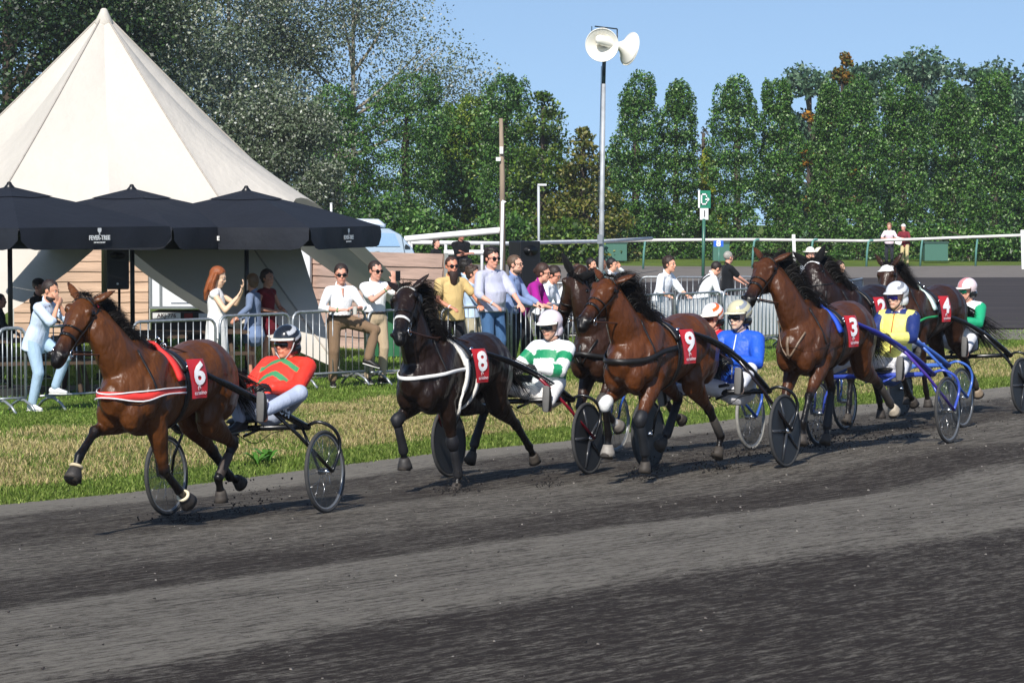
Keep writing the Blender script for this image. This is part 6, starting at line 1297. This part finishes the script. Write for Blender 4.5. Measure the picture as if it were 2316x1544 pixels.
spec('man in a white cowboy hat and pale blue shirt behind the hooded horse',1832,556,58.5,-60,dict(shirt='dfe8f4',pants='8fa8c4',hair='crop',hairc='4a3a2c',cowboy='eeeae0',skin='c89078',handL=(.3,.1,1.3),handR=(.3,-.1,1.3),std=1.83))
spec('person in a cream cowboy hat close behind the one in white',1852,557,59.8,-20,dict(shirt='e8e4dc',pants='8a8478',hair='crop',hairc='4a3a2c',cowboy='ece2c4',skin='c89078',std=1.83))
spec('woman with long dark hair leaning on the corner barrier',1884,590,58.0,-30,dict(w=.86,shirt='d8a890',sleeve=0,pants='3a3c44',hair='long',hairc='2a1a14',skin='cf9a80',neck=(.16,0,1.38),handL=(.44,.14,1.04),handR=(.44,-.1,1.02),pnL=(0,0,-1),pnR=(0,0,-1),std=1.68,collar=None))
spec('man with short dark hair and stubble left of the loudspeaker pole, behind the hooded horse',1336,583,58,-30,dict(shirt='3c3a40',pants='2a2c33',hair='short',hairc='1d1512',skin='c58e74',beard=.01,beardc='2a1d18'))
spec('person with curly black hair right beside the loudspeaker pole',1358,580,57,-20,dict(shirt='bfe2dc',pants='2a2c33',hair='wavy',hairc='120d0b',skin='6e4632'))
spec('dark-haired man in white holding a hand to his ear right of the loudspeaker pole',1382,583,56.5,-15,dict(shirt='eceef2',pants='2a2c33',hair='short',hairc='191210',skin='c58e74',handL=(.16,.12,1.55),poleL=(.4,.8,-.8),hdL=(-.2,-.2,1)))
spec('brown-haired person seen from behind between the black ear hoods',1306,596,57.5,150,dict(shirt='c9b8b0',pants='2a2c33',hair='short',hairc='4a3020',skin='c58e74'))
spec('person in white bending low behind the barrier, left of the hooded horse',1268,640,50.5,-25,dict(shirt='eef0f4',pants='2a2c33',hair='crop',hairc='2a1c16',skin='c08a70',neck=(.3,0,1.25),pel=(-.12,0,.9),handL=(.5,.12,1.04),handR=(.5,-.12,1.04),std=1.5),k=1.0)
spec('man in a pale pink shirt and dark trousers leaning on the far rail',2012,503,117.6,-100,dict(vox=.016,cvox=.02,shirt='e8d6e2',sleeve=.7,pants='2c2e36',hair='short',hairc='8a6a50',skin='c98c78',neck=(.12,0,1.42),head=(0,14,0),handL=(.40,.16,1.10),handR=(.40,-.16,1.10),std=1.74,eyes=0))
spec('white-haired man in a maroon shirt and beige trousers reading a paper at the far rail',2048,507,117.8,-120,dict(vox=.016,cvox=.02,w=1.08,shirt='7a2a34',pants='c9b98c',hair='short',hairc='d8d6d2',skin='c98c78',neck=(.18,0,1.40),head=(0,18,0),handL=(.36,.10,1.12),handR=(.36,-.10,1.12),std=1.70,eyes=0,tail=.1))
def paper():
    p=at(2033,545,117.0); m=MB(); m.box(V(0,0,0),(.26,.02,.30),Matrix.Rotation(R(20),3,'Y')); o=part('paper',m,paint('f0f0ee',.8),None,False); o.location=p; bv=o.modifiers.new('b','BEVEL'); bv.width=.004; tag(o,'white racing paper held by the maroon-shirted man at the far rail','paper')
paper()
spec('security guard in black standing with folded arms at the sloping white rail',1042,516,77,-60,dict(vox=.013,cvox=.016,w=1.1,shirt='121317',sleeve=.7,pants='14151a',hair='crop',hairc='1a1412',skin='9a6450',handL=(.22,-.08,1.20),handR=(.22,.08,1.16),std=1.78,eyes=0))
spec('small figure in black with tied hair at the white rails right of the van',986,527,80,-40,dict(vox=.013,cvox=.016,w=.85,shirt='17181c',sleeve=.7,pants='c8a890',hair='bun',hairc='3a2a20',skin='c08a74',std=1.70,eyes=0),k=.92)
# ---------------------------------------------------------------- dirt thrown up by hooves and wheels
def dirt():
    vs=[];fs=[]; rr=random.Random(3)
    spots=[(565,1130,24.6,.30,.30,150,-.0),(1030,1070,26.3,.25,.14,150,0),(1235,1050,26.6,.16,.12,80,0),(1461,1075,26.9,.24,.16,190,0),(1621,1040,27.6,.34,.18,230,0),(1720,1015,29.5,.7,.16,200,0),(1870,1000,30.0,.55,.30,260,0),(1990,960,31.5,.9,.22,220,0),(415,1160,24.0,.3,.06,110,0),(2060,930,33.5,.9,.25,160,0),(1840,960,31.0,.6,.3,170,0)]
    for x,y,Y,sx,sz,n,_ in spots:
        n=int(n*1.8)
        c=at(x,y,Y); g0=gz(c.x,c.y)
        for i in range(n):
            p=V(c.x+rr.gauss(0,sx*.5),c.y+rr.gauss(0,.25),0); p.z=gz(p.x,p.y)+abs(rr.gauss(0,sz))*rr.random(); r=.004+.011*rr.random()**3
            o=len(vs); q=[V(rr.uniform(-1,1),rr.uniform(-1,1),rr.uniform(-1,1)).normalized()*r*rr.uniform(.7,1.3) for _ in range(4)]
            vs+= [p+V(1,1,1)*r*.6*rr.uniform(.6,1.2),p+V(1,-1,-1)*r*.6,p+V(-1,1,-1)*r*.6*rr.uniform(.6,1.2),p+V(-1,-1,1)*r*.6]; fs+=[(o,o+1,o+2),(o,o+2,o+3),(o,o+3,o+1),(o+1,o+3,o+2)]
    me=fastmesh('dirt_clods',np.array([tuple(v) for v in vs]),np.array(fs)); o=link('dirt_clods',me,mat('wet_cinders','1d1917',rough=.9,var=.3)); tag(o,'dark cinder clods thrown up by the hooves and wheels',kind='stuff')
dirt()
def pebbles():
    n=5200; i=NR.randint(6,len(_E)-2,n); s=.05+NR.rand(n)**.8*13; q=_E[i]+_N[i]*s[:,None]+NR.randn(n,2)*.3; k=(q[:,1]>9)&(q[:,1]<45)&(np.abs(q[:,0])<q[:,1]*.2+.5); q=q[k]; s=sdist(q[:,0],q[:,1]); q=q[s>0]; s=s[s>0]; n=len(q); z=track_z(s)
    r=(.003+.007*NR.rand(n)**3)[:,None,None]; base=np.array([[1,1,.6],[1,-1,-.4],[-1,1,-.4],[-1,-1,.6]]); v=np.column_stack([q,z+.004])[:,None,:]+base[None]*r*(.6+.6*NR.rand(n,4,1)); f=(np.arange(n)*4)[:,None,None]+np.array([[0,1,2],[0,2,3],[0,3,1],[1,3,2]])[None]
    cols=np.repeat(pal(n,['2a2523','8d857c','bab2a8','4a4340'],[.4,.3,.1,.2]),4,axis=0)
    o=link('track_grit',fastmesh('track_grit',v.reshape(-1,3),f.reshape(-1,3),cols),mat('grit',None,rough=.9,attr=True)); tag(o,'small stones and clods lying on the cinder track',kind='stuff')
pebbles()
# ---------------------------------------------------------------- air: a thin even haze round camera and scene
def haze():
    x0,x1,y0,y1,z0,z1=-224,224,-34,304,-2.2,26
    m=MB(); m.box(V((x0+x1)/2,(y0+y1)/2,(z0+z1)/2),(x1-x0,y1-y0,z1-z0)); me=mesh_of(m,'haze',False)
    mt=bpy.data.materials.new('haze_air'); mt.use_nodes=True; n,L=mt.node_tree.nodes,mt.node_tree.links; n.clear()
    o_=n.new('ShaderNodeOutputMaterial'); v=n.new('ShaderNodeVolumePrincipled'); v.inputs['Color'].default_value=(.86,.9,.95,1); v.inputs['Density'].default_value=.0003; v.inputs['Anisotropy'].default_value=.2; L.new(v.outputs[0],o_.inputs['Volume'])
    o=link('haze',me,mt); tag(o,'thin dusty haze in the air over the racecourse',kind='stuff')
haze()
